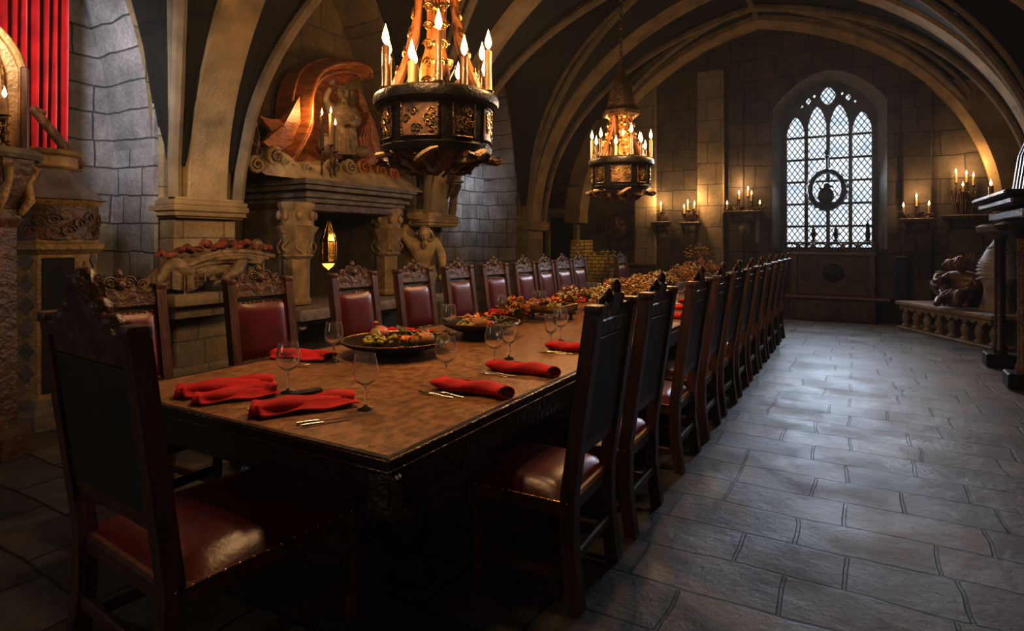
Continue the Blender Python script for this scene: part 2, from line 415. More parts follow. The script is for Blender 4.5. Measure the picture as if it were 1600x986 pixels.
def clipline(x0, sgn):
    pts = []
    za, zb = WZ0, WAP
    xa = x0; xb = x0 + sgn * (zb - za) / k
    def at(x): return za + (x - x0) * sgn * k
    lo, hi = sorted((xa, xb)); lo = max(lo, WX0); hi = min(hi, WX1)
    if hi - lo < .02: return None
    return (lo, at(lo)), (hi, at(hi))
span = (WAP - WZ0) / k
i = 0
x = WX0 - span
while x < WX1 + span:
    for s in (-1, 1):
        c = clipline(x, s)
        if c: mb.tube([(c[0][0], YW + .03, c[0][1]), (c[1][0], YW + .03, c[1][1])], .0072, 4, cap=False)
    x += sx
mb.build('lead_lattice', M_IRON, win, smooth=None)

# pilasters and pale buttress strips on the back wall
t = 1
for (u, w, dep, mat) in [(1010, .5, .12, M_WARMX), (1112, .55, .16, M_WARMX), (1150, .32, .10, M_DARKWALL), (1432, .45, .14, M_DARKWALL)]:
    x = PY(u, 378, Y1).x
    struct(MB().box((x, Y1 - dep / 2, 2.6), (w, dep, 5.2), .02).build('trim_%d' % t, mat, smooth=None)); t += 1

# wall arcade on both sides: face and soffit with pointed bays
def arcade(side):
    mb = MB(); xf = -6.15 if side < 0 else 2.65; xb = XL if side < 0 else XR
    for (ya, yb) in BAYS:
        ys = [ya + (yb - ya) * i / 28 for i in range(29)]
        f = lambda y: bay_prof(y, ya, yb) - .12
        mb.grid([[(xf, y, f(y)) for y in ys], [(xf, y, 7.2) for y in ys]])
        sof = MB().grid([[(xf + .001, y, f(y)) for y in ys], [(xb, y, f(y)) for y in ys]])
        grey = side < 0 and ya < 9 and not 4 < ya < 5
        struct(sof.build('wall_%s_soffit' % ('left' if side < 0 else 'right'), M_GREYWALL if grey else (M_WARMWALL if side < 0 else M_DARKWALL), smooth=None))
        if grey:   # splayed grey cheeks of the bay
            for y_ in (ya, yb):
                struct(MB().box(((XL - 6.12) / 2, y_ + (.02 if y_ == ya else -.02), 1.6), (-6.12 - XL, .04, 3.2)).build('wall_left_cheek', M_GREYX, smooth=None))
        if side < 0 and 4 < ya < 5:
            struct(MB().box((XL + .015, (ya + yb) / 2, 3.2), (.03, yb - ya, 6.4)).build('wall_left_panel', M_WARMWALL, smooth=None))
    return mb
struct(arcade(-1).build('wall_left_arcade', M_WARMWALL, smooth=None))
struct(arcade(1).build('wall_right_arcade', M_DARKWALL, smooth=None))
# piers
for side, xa, xb in ((-1, XL, -5.85), (1, 2.35, XR)):
    for k, y in enumerate(PIERS):
        nm = 'pier_%s_column' % ('left' if side < 0 else 'right')
        mb = MB()
        cx = (xa + xb) / 2
        if side < 0 and k == 2:   # the statue bears this pier
            mb.box((-6.55, y, 1.0), (.70, PW, 2.0), .02)
        else:
            mb.box((cx, y, .9), (xb - xa - .06, PW - .06, 1.8), .02)
            mb.box((cx, y, .12), (xb - xa + .1, PW + .12, .24), .03)
        # clustered shafts above the capital
        mb.box((cx - side * -.12, y, 4.4), (xb - xa - .2, PW, 5.0), .03)
        struct(mb.build(nm, M_WARMWALL if side < 0 else M_DARKWALL, smooth=None))
        xe = xb if side < 0 else xa
        mb = MB()
        for dy, rr in ((-.25, .085), (0, .12), (.25, .085)):
            mb.tube([(xe + side * .14, y + dy, 1.95), (xe + side * .14, y + dy, 3.1)], rr, 10)
        struct(mb.build('shaft_trim', M_ARCH))
        mb = MB()
        prof = [(0, .0), (.02, .02), (.05, .07), (.055, .13), (.03, .18), (.0, .21)]
        for a, (o_, z) in enumerate(prof[:-1]):
            o2, z2 = prof[a + 1]
            oo = (o_ + o2) / 2
            mb.box(((cx if side > 0 else -6.02) - side * .03, y, 1.74 + (z + z2) / 2), ((xb - xa if side > 0 else .34) + .02 + 2 * oo, PW - .02 + 2 * oo, z2 - z + .002), .008)
        struct(mb.build('capital_trim', M_ARCH, smooth=None))

# transverse arches with moulded edge
def arch_mesh(y, half, c, k, sp, wid, thick, mb, n=60, round_=True):
    pts = []
    for i in range(n + 1):
        a = -1 + 2 * i / n
        # denser near the springing
        off = half * math.sin(a * PI / 2)
        pts.append((XC + off, zprof(off, half, c, k, sp)))
    rows = [[], [], [], [], [], [], [], []]
    ch = .07
    sect = [(-wid / 2, thick), (-wid / 2, ch * 1.6), (-wid / 2 + ch, .035), (-wid / 2 + ch * 1.5, 0), (wid / 2 - ch * 1.5, 0), (wid / 2 - ch, .035), (wid / 2, ch * 1.6), (wid / 2, thick)]
    for i, (x, z) in enumerate(pts):
        x0, z0 = pts[max(i - 1, 0)]; x1, z1 = pts[min(i + 1, n)]
        tx, tz = x1 - x0, z1 - z0; l = math.hypot(tx, tz); nx, nz = -tz / l, tx / l
        for j, (dy, e) in enumerate(sect): rows[j].append((x + nx * e, y + dy, z + nz * e))
    mb.grid(rows)
for y in PIERS:
    mb = MB(); arch_mesh(y, HALF, 1.0, .83, 1.95, .62, .45, mb); struct(mb.build('arch_trim', M_ARCH, smooth=40))
mb = MB(); arch_mesh(Y1 - .12, 3.85, 1.0, .84, 1.95, .36, .5, mb); struct(mb.build('arch_trim', M_ARCH, smooth=40))
# thin ribs along the groins
for (ya, yb) in [(-.2, 3.8), (3.8, 7.8), (7.8, 11.2), (11.2, 13.7)]:
    a, b_ = ya + .37, yb - .37; ym = (ya + yb) / 2
    for sx_ in (-1, 1):
        for sy in (-1, 1):
            path = [(XC + sx_ * (HALF + .02), ym + sy * ((b_ - a) / 2 + .02), 1.95), (XC + sx_ * (HALF - .01), ym + sy * ((b_ - a) / 2 + .0), 2.3)]
            for i in range(31):
                s = i / 30; x = XC + sx_ * HALF * math.cos(s * PI / 2) * .97
                zt = zx(x); lo, hi = 0.0, (b_ - a) / 2
                for _ in range(30):
                    m_ = (lo + hi) / 2
                    if bay_prof(ym + m_, a, b_) > zt: lo = m_
                    else: hi = m_
                path.append((x, min(ym + sy * lo, Y1 - .1), zt - .02))
            struct(MB().tube(path, .065, 8).build('rib_trim', M_RIB))
    zt = zx(XC)
    struct(MB().tube([(XC, a - .3, zt), (XC, min(b_ + .3, Y1), zt)], .06, 8).build('rib_trim', M_RIB))
    for sx_ in (-1, 1):   # tierceron
        for sy in (-1, 1):
            path = []
            for i in range(31):
                o_ = HALF * i / 30; y_ = min(ym + sy * (b_ - a) / 2 * (o_ / HALF) ** 1.6, Y1 - .1)
                path.append((XC + sx_ * o_, y_, max(zx(XC + sx_ * o_), bay_prof(min(max(y_, a), b_), a, b_)) + .01))
            struct(MB().tube(path, .045, 8).build('rib_trim', M_RIB))

# ------------------------------------------------------------------ chairs
def make_chair(name, label, w=.52, ht=1.24, dep=.47, crest='scroll', lean=.11):
    t = thing(name, label, 'chair')
    p = .062; hw = w / 2 - p / 2
    slope = lambda z: -lean * max(0, z - .46) / (ht - .46)
    for s in (-1, 1):
        mb = MB(); rows = []
        for z in (0, .25, .46, .7, .95, ht - .03):
            y = slope(z) + (-.03 if z == 0 else 0); q = p / 2
            rows.append([(s * hw - q, y - q, z), (s * hw + q, y - q, z), (s * hw + q, y + q, z), (s * hw - q, y + q, z), (s * hw - q, y - q, z)])
        mb.grid(rows); mb.add(rows[0][:4], [[0, 1, 2, 3]])
        y = slope(ht)
        mb.box((s * hw, y, ht - .012), (p + .012, p + .012, .04), .014, seg=2)
        mb.build('back_post', M_WOOD, t)
        mb = MB(); fy = dep - .02
        mb.box((s * hw, fy, .385), (.06, .06, .10), .006).lathe([(.024, .33), (.03, .31), (.022, .28), (.028, .2), (.02, .12), (.03, .09), (.03, 0)], 10, (s * hw, fy, 0))
        mb.build('leg', M_WOOD, t)
        mb = MB().box((s * hw, dep / 2, .13), (.035, dep - .06, .045), .006)
        mb.build('stretcher', M_WOOD, t)
    MB().box((0, dep - .02, .2), (w - .12, .03, .05), .008).build('stretcher', M_WOOD, t)
    MB().box((0, -.012, .20), (w - .12, .03, .05), .008).build('stretcher', M_WOOD, t)
    MB().box((0, dep / 2, .405), (w - .01, dep + .02, .07), .01).build('seat_frame', M_WOOD, t)
    # domed leather seat
    mb = MB(); rows = []
    nn = 12
    for j in range(nn + 1):
        b = -1 + 2 * j / nn; row = []
        for i in range(nn + 1):
            a = -1 + 2 * i / nn
            h = (1 - abs(a) ** 4) ** .5 * (1 - abs(b) ** 4) ** .5
            row.append((a * (w / 2 - .005), dep / 2 + .015 + b * (dep / 2 + .0), .438 + .065 * h))
        rows.append(row)
    mb.grid(rows)
    st = mb.build('seat', M_LEATHER, t, smooth=80)
    mb = MB().tube([(-w / 2 + .004, .0, .436), (-w / 2 + .004, dep + .014, .436), (w / 2 - .004, dep + .014, .436), (w / 2 - .004, .0, .436)], .004, 5)
    for i in range(15):
        a = -1 + 2 * i / 14
        mb.ball((a * (w / 2 - .02), dep + .018, .438), .006, 6, 4)
        for s in (-1, 1): mb.ball((s * (w / 2 + .001), dep / 2 + a * dep / 2, .438), .006, 6, 4)
    mb.build('nail_trim', M_BRASS, st)
    # back: rails, panel, leather
    def tilt(z): return slope(z)
    def rail(z0, z1, th, nm, mat, poly=None):
        mb = MB(); zc = (z0 + z1) / 2
        ang = math.atan2(lean, ht - .46)
        M = Matrix.Translation((0, slope(zc), zc)) @ Matrix.Rotation(ang, 4, 'X')
        mb.box((0, 0, 0), (1, 1, 1)); mb.v = []; mb.f = []
        b = MB().box((0, 0, 0), (w - p * 1.5, th, z1 - z0), .008)
        mb.add(b.v, b.f, M); return mb.build(nm, mat, t)
    zb, zt = .66, ht - .13
    rail(zb - .05, zb + .03, .035, 'bottom_rail', M_WOOD); rail(zt, zt + .075, .04, 'top_rail', M_CARVEDWOOD)
    zc = (zb + zt) / 2; ang = math.atan2(lean, ht - .46)
    M = Matrix.Translation((0, slope(zc), zc)) @ Matrix.Rotation(ang, 4, 'X')
    b = MB().box((0, -.012, 0), (w - p * 1.6, .014, zt - zb), .003); MB().add(b.v, b.f, M).build('back_panel', M_LEATHERDK, t)
    rows = []
    W2, H2 = (w - p * 1.9) / 2, (zt - zb) / 2 - .03
    for j in range(13):
        bb = -1 + 2 * j / 12; row = []
        for i in range(11):
            a = -1 + 2 * i / 10; h = (1 - abs(a) ** 4) ** .5 * (1 - abs(bb) ** 6) ** .5
            row.append(M @ Vector((a * W2, .006 + .028 * h, bb * H2)))
        rows.append(row)
    bk = MB().grid(rows).build('backrest', M_LEATHER, t, smooth=80)
    mb = MB().tube([M @ Vector((a_ * W2, .008, b_ * H2)) for a_, b_ in ((-1, -1), (1, -1), (1, 1), (-1, 1))], .004, 5, closed=True)
    for i in range(13):
        a = -1 + 2 * i / 12
        for s in (-1, 1): mb.ball(M @ Vector((a * W2, .012, s * H2)), .0055, 6, 4)
    for j in range(1, 18):
        a = -1 + 2 * j / 18
        for s in (-1, 1): mb.ball(M @ Vector((s * W2, .012, a * H2)), .0055, 6, 4)
    mb.build('nail_trim', M_BRASS, bk)
    # crest
    zc = zt + .075; y = slope(zc)
    Mc = Matrix.Translation((0, y, zc)) @ Matrix.Rotation(ang, 4, 'X'); iw = w / 2 - p
    mb = MB()
    if crest == 'block':
        poly = [(-iw, -.01), (iw, -.01), (iw, .035), (iw * .82, .035), (iw * .78, .06), (iw * .5, .065), (iw * .46, .10), (iw * .26, .115), (iw * .24, .165), (iw * .16, .20), (-iw * .16, .20),
                (-iw * .24, .165), (-iw * .26, .115), (-iw * .46, .10), (-iw * .5, .065), (-iw * .78, .06), (-iw * .82, .035), (-iw, .035)]
        mb.prism(poly, .06, Mc)
        for (a, b, r) in ((-.62, .055, .034), (.62, .055, .034), (-.34, .10, .034), (.34, .10, .034), (0, .18, .05)):
            mb.ball(Mc @ Vector((a * iw, 0, b)), (r * 1.15, .036, r), 12, 8)
    else:
        poly = [(-iw, -.01), (iw, -.01), (iw, .03), (iw * .75, .05), (iw * .45, .045), (iw * .3, .085), (iw * .12, .10), (0, .13), (-iw * .12, .10), (-iw * .3, .085), (-iw * .45, .045), (-iw * .75, .05), (-iw, .03)]
        mb.prism(poly, .028, Mc)
        for s in (-1, 1):
            for (cx, cz, r0) in ((.62, .055, .032), (.26, .075, .04)):
                pts = []
                for i in range(20):
                    an = i / 19 * 3.4 * PI; rr = r0 * (1 - .8 * i / 19)
                    pts.append(Mc @ Vector((s * (cx * iw + rr * math.cos(an)), .012, cz + rr * math.sin(an))))
                mb.tube(pts, .008, 6)
        mb.ball(Mc @ Vector((0, 0, .125)), (.024, .022, .034), 10, 8)
        mb.ball(Mc @ Vector((0, .012, .06)), (.035, .02, .035), 10, 8)
    mb.build('crest', M_CARVEDWOOD, t)
    return t

right_y = [2.20, 2.90, 3.86, 4.62, 5.36, 6.10, 6.84, 7.56, 8.28, 9.00, 9.72]
left_y = [1.60, 2.48, 3.39, 4.18, 4.91, 5.63, 6.35, 6.93, 7.50, 8.07, 9.95]
chairA = make_chair('carved_dining_chair', 'x')
CH = []
for i, y in enumerate(right_y):
    lab = 'dark carved chair seen from behind, %s from the near end of the aisle-side row' % ORD[i]
    loc = (-1.02, y + .26, 0); rz = R(90) + R(random.uniform(-2, 2))
    if i == 0: chairA.location = loc; chairA.rotation_euler.z = rz; chairA['label'] = lab; chairA['group'] = 'chairs along the aisle side'; o = chairA
    else: o = dup(chairA, loc, rz, lab, 'chairs along the aisle side')
for i, y in enumerate(left_y):
    lab = 'red leather backed carved chair, %s from the near end of the wall-side row' % ORD[i]
    xx = -3.55 if i else -3.62
    o = dup(chairA, (xx, y + .27, 0), R(-90) + R(random.uniform(-3, 3)) + (R(4) if i == 0 else 0), lab, 'chairs along the wall side')
head = make_chair('carved_head_chair', 'large dark armless chair with knobbed block crest at the near table end', w=.70, ht=1.25, dep=.72, crest='block', lean=.10)
head.location = (-2.13, 1.08, 0); head.rotation_euler.z = R(-5)

# ------------------------------------------------------------------ table
TX0, TX1, TY0, TY1, TZ = -3.14, -1.335, 1.5, 10.5, .78
tb = thing('banquet_table', 'long burnished brown banquet table with dark moulded edge down the hall', 'table', ((TX0 + TX1) / 2, TY0, 0))
tl = Matrix.Translation((-(TX0 + TX1) / 2, -TY0, 0))
def tbuild(mb, name, mat, parent=tb, **k):
    mb.v = [tuple(tl @ Vector(p)) for p in mb.v]; return mb.build(name, mat, parent, **k)
cxT = (TX0 + TX1) / 2; LY = TY1 - TY0; WT = TX1 - TX0
tbuild(MB().box((cxT, (TY0 + TY1) / 2, TZ - .018), (WT - .05, LY - .05, .036), .004), 'table_top', M_TABLETOP)
mb = MB()
sect = [(-.03, TZ - .001), (-.004, TZ + .001), (.0, TZ - .006), (.0, TZ - .03), (-.012, TZ - .038), (-.012, TZ - .06), (-.03, TZ - .066)]
rows = []
for (o_, z) in sect:
    rows.append([(TX0 - o_, TY0 - o_, z), (TX1 + o_, TY0 - o_, z), (TX1 + o_, TY1 + o_, z), (TX0 - o_, TY1 + o_, z), (TX0 - o_, TY0 - o_, z)])
mb.grid(rows); tbuild(mb, 'edge_moulding', M_TABLEDK, smooth=None)
mb = MB()
for (z_, o2, rr) in ((TZ - .004, .002, .0045), (TZ - .047, -.006, .003)):
    mb.tube([(TX0 - o2, TY0 - o2, z_), (TX1 + o2, TY0 - o2, z_), (TX1 + o2, TY1 + o2, z_), (TX0 - o2, TY1 + o2, z_)], rr, 6, closed=True)
tbuild(mb, 'brass_edging', M_BRASS)
for (c, s) in (((cxT, TY0 + .07, .655), (WT - .16, .03, .14)), ((cxT, TY1 - .07, .655), (WT - .16, .03, .14)), ((TX0 + .07, (TY0 + TY1) / 2, .655), (.03, LY - .16, .14)), ((TX1 - .07, (TY0 + TY1) / 2, .655), (.03, LY - .16, .14))):
    tbuild(MB().box(c, s, .006), 'apron', M_TABLEDK)
mb = MB()
tbuild(MB().box((TX1 - .05, TY0 + .035, .64), (.13, .05, .16), .01).box((TX1 - .05, TY0 + .008, .66), (.09, .012, .10), .004), 'corner_mount', M_DKBRASS)
tbuild(MB().box((TX0 + .05, TY0 + .035, .64), (.13, .05, .16), .01), 'corner_mount', M_DKBRASS)
lp = [(.09, 0), (.10, .04), (.06, .07), (.05, .12), (.10, .2), (.115, .28), (.085, .36), (.05, .40), (.075, .43), (.06, .5), (.09, .58), (.09, .74)]
for k in range(4):
    y = TY0 + .55 + k * (LY - 1.1) / 3
    for s in (-1, 1):
        tbuild(MB().lathe(lp, 14, (cxT + s * .5, y, 0)), 'leg', M_TABLEDK)
    tbuild(MB().box((cxT, y, .16), (1.0, .09, .07), .015), 'stretcher', M_TABLEDK)
    for s in (-1, 1):
        mb = MB().tube([(cxT + s * .5, y, .12), (cxT + s * .56, y, .10), (cxT + s * .61, y, .05), (cxT + s * .65, y, .035)], [.05, .045, .04, .045], 8)
        tbuild(mb, 'foot', M_TABLEDK)
tbuild(MB().box((cxT, (TY0 + TY1) / 2, .17), (.10, LY - 1.1, .06), .012), 'stretcher', M_TABLEDK)

# ------------------------------------------------------------------ place settings
def make_napkin():
    mb = MB(); L, W_ = .37, .115
    n, m = 26, 16
    rows = []
    for j in range(m + 1):
        b = j / m; row = []
        for i in range(n + 1):
            a = -1 + 2 * i / n
            fl = 1 + .22 * max(0, a - .4) + .10 * max(0, -a - .5)
            th = b * 2 * PI * 1.25
            rr = .030 * (1 - .22 * b) * (1 + .10 * math.sin(3 * a + b * 6))
            y = math.sin(th) * rr * 1.55 * fl + .012 * math.sin(4 * a)
            z = .026 - math.cos(th) * rr * .82 + .004 * math.sin(7 * a + 9 * b) + .012 * max(0, a - .55) * math.sin(b * 14)
            row.append((a * L / 2 + (.014 * math.sin(b * 7) if abs(a) > .9 else 0), y, max(.003, z)))
        rows.append(row)
    mb.grid(rows)
    # loose flap lying beside the roll
    rows = []
    for j in range(7):
        b = j / 6; row = []
        for i in range(n + 1):
            a = -1 + 2 * i / n
            row.append((a * L * .47 + .01 * b, -.028 - .052 * b * (1 + .15 * math.sin(2.5 * a)), .012 + .028 * (1 - b) ** 2 + .004 * math.sin(6 * a + 3 * b)))
        rows.append(row)
    mb.grid(rows)
    me = mb.mesh('napkin')
    o = link('napkin', me, M_RED, None, 70)
    s = o.modifiers.new('thickness', 'SOLIDIFY'); s.thickness = .004; s.offset = 1
    return o
def make_fork():
    mb = MB()
    mb.tube([(0, 0, .004), (.05, 0, .005), (.10, 0, .010), (.13, 0, .008)], [.005, .0035, .003, .008], 6, flat=.5)
    mb.box((.142, 0, .008), (.026, .020, .003), .001)
    for k in range(4):
        y = -.0085 + k * .0057; mb.tube([(.15, y, .008), (.175, y, .007), (.198, y, .011)], .0016, 4)
    return link('fork', mb.mesh('fork'), M_SILVER, None, 50)
def make_knife():
    o = link('table_knife', MB().tube([(0, 0, .006), (.03, 0, .007), (.085, 0, .006)], [.007, .007, .006], 8, flat=.7).mesh('table_knife'), M_SILVER, None, 50)
    MB().add([(.085, -.006, .004), (.085, .006, .004), (.20, .009, .004), (.225, .0, .004), (.085, -.006, .0065), (.085, .006, .0065), (.20, .009, .0055), (.225, 0, .0055)],
             [[0, 1, 2, 3], [7, 6, 5, 4], [0, 4, 5, 1], [1, 5, 6, 2], [2, 6, 7, 3], [3, 7, 4, 0]]).build('blade', M_SILVER, o, None)
    return o
def make_spoon():
    mb = MB().tube([(0, 0, .004), (.06, 0, .006), (.125, 0, .010), (.145, 0, .008)], [.005, .0035, .003, .006], 6, flat=.5)
    mb.ball((.168, 0, .008), (.026, .017, .006), 12, 6)
    return link('spoon', mb.mesh('spoon'), M_SILVER, None, 60)
def make_glass():
    h = .235
    pr = [(.036, 0), (.034, .004), (.012, .010), (.0055, .018), (.0045, .05), (.005, .085), (.0075, .098), (.012, .104), (.030, .118), (.041, .138), (.0455, .162), (.0435, .192), (.038, .222), (.0365, h)]
    inn = [(.0352, h), (.0367, .222), (.0421, .192), (.0440, .162), (.0395, .139), (.028, .120), (.008, .109), (.0, .108)]
    mb = MB(); prof = pr + inn
    mb.lathe(prof, 28, cap=False); mb.add([(.036 * math.cos(2 * PI * i / 28), .036 * math.sin(2 * PI * i / 28), 0) for i in range(28)], [list(range(28))])
    mb.v = [(x * 1.22, y * 1.22, z) if z > .1 else (x, y, z) for x, y, z in mb.v]
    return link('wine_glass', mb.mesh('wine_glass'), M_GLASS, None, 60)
def make_goblet():
    pr = [(.034, 0), (.032, .005), (.010, .012), (.006, .03), (.011, .05), (.005, .065), (.008, .085), (.022, .097), (.036, .115), (.039, .145), (.040, .195), (.041, .215), (.0385, .215), (.0370, .15), (.033, .12), (.016, .102), (0, .098)]
    mb = MB().lathe(pr, 24, cap=False, mod=lambda a, z: 1 + (.035 * abs(math.sin(a * 6)) if .09 < z < .19 else 0))
    mb.add([(.034 * math.cos(2 * PI * i / 24), .034 * math.sin(2 * PI * i / 24), 0) for i in range(24)], [list(range(24))])
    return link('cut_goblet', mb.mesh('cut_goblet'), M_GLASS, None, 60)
def make_coaster():
    return link('knife_rest', MB().box((0, 0, .006), (.17, .075, .010), .004, seg=2).tube([(-.085, 0, .012), (.085, 0, .012)], .008, 8, flat=.5).mesh('knife_rest'), M_IRON, None, 50)
PROTO = {'napkin': make_napkin(), 'fork': make_fork(), 'table_knife': make_knife(), 'spoon': make_spoon(), 'wine_glass': make_glass(), 'cut_goblet': make_goblet(), 'knife_rest': make_coaster()}
CAT = {'napkin': 'napkin', 'fork': 'fork', 'table_knife': 'knife', 'spoon': 'spoon', 'wine_glass': 'wine glass', 'cut_goblet': 'goblet', 'knife_rest': 'knife rest'}
GRP = {'napkin': 'folded red napkins', 'fork': 'forks beside the napkins', 'table_knife': 'table knives', 'spoon': 'spoons', 'wine_glass': 'stemmed wine glasses', 'cut_goblet': 'cut glass goblets', 'knife_rest': 'dark knife rests'}
FIRST = set()
def put(kind, x, y, rz, label, z=TZ + .0015, s=1.0):
    pr = PROTO[kind]
    if kind in FIRST:
        o = dup(pr, (x, y, z), rz, label, GRP[kind]); o.scale = (s, s, s); o['category'] = CAT[kind]
    else:
        FIRST.add(kind); o = pr; o.location = (x, y, z); o.rotation_euler = (0, 0, rz); o.scale = (s, s, s); tag(o, label, CAT[kind], GRP[kind])
    return o
def seat_word(side, i): return 'the %s %s seat' % (ORD[i], 'aisle-side' if side > 0 else 'wall-side')
# aisle side
for i, y in enumerate(right_y):
    c = y + .24 if i > 2 else [2.36, 2.86, 3.60][i]; w_ = seat_word(1, i); j = random.uniform(-.02, .02)
    put('napkin', -1.585, c + .0, R(180 + random.uniform(-5, 5)), 'rolled red napkin before ' + w_, s=1.08)
    put('fork', -1.60, c - .135 + j, R(180 + random.uniform(-3, 3)), 'silver fork on the near flank of the napkin at ' + w_)
    if i < 6: put('fork', -1.56, c - .105 + j, R(180 + random.uniform(-4, 4)), 'silver fork hugging the napkin at ' + w_)
    if i < 8: put('knife_rest', -1.66, c + .10, R(random.uniform(-6, 6)), 'flat dark knife rest behind the napkin at ' + w_)
    put('wine_glass' if i % 3 != 2 else 'cut_goblet', -1.80 - abs(j), c + .06 if i else 2.46, 0, ('clear stemmed wine glass at ' if i % 3 != 2 else 'cut glass goblet at ') + w_)
    if i > 0: put('cut_goblet' if i % 3 == 1 else 'wine_glass', -1.84 + j, c + .30, 0, ('cut glass goblet set back beyond the napkin at ' if i % 3 == 1 else 'second clear wine glass, beyond the napkin at ') + w_)
for i, y in enumerate(left_y):
    c = y + .27; w_ = seat_word(-1, i); j = random.uniform(-.02, .02)
    if i == 0: continue
    put('napkin', -2.95, c - (.22 if i == 1 else .1), R(12 + random.uniform(-6, 6)), 'rolled red napkin before ' + w_, s=1.08)
    put('fork', -2.93, c - (.37 if i == 1 else .24) + j, R(8 + random.uniform(-4, 4)), 'silver fork beside the red napkin at ' + w_)
    if i < 6: put('table_knife', -2.90, c - (.40 if i == 1 else .27) + j, R(8), 'silver knife beside the fork at ' + w_)
    put('wine_glass', -2.70 + j, c + .06 if i > 1 else 2.56, 0, 'clear stemmed wine glass at ' + w_)
    if i > 1: put('wine_glass' if i % 2 else 'cut_goblet', -2.84 + j, c + .22, 0, ('second clear wine glass, set closer to the wall at ' if i % 2 else 'cut glass goblet set closer to the wall at ') + w_)
# near end, two settings side by side
put('napkin', -2.63, 1.80, R(66), 'red napkin folded open beside the large head chair at the near table end', s=1.15)
put('napkin', -2.465, 1.735, R(64), 'loosely rolled red napkin, second along the near table end', s=.95)
put('napkin', -2.06, 1.775, R(62), 'rolled red napkin nearest the bare table corner at the near end', s=1.15)
put('knife_rest', -2.08, 1.80, R(70), 'dark knife rest lying on top of the near end napkin', z=TZ + .062, s=.8)
put('fork', -2.30, 1.62, R(66), 'silver fork, outer one between the two near end napkins')
put('fork', -2.26, 1.64, R(66), 'silver fork, inner one between the two near end napkins')
put('spoon', -2.20, 1.70, R(64), 'silver spoon with bright bowl between the near end napkins')
put('table_knife', -1.90, 1.60, R(62), 'silver knife along the near end napkin, inner of two')
put('table_knife', -1.86, 1.59, R(62), 'silver knife along the near end napkin, outer of two')
put('fork', -2.72, 1.60, R(66), 'silver fork tucked beside the head chair post')
put('wine_glass', -1.825, 1.90, 0, 'large clear wine glass standing alone by the near table corner', s=1.0)
put('wine_glass', -2.35, 1.93, 0, 'clear wine glass behind the folded napkin of the head chair')

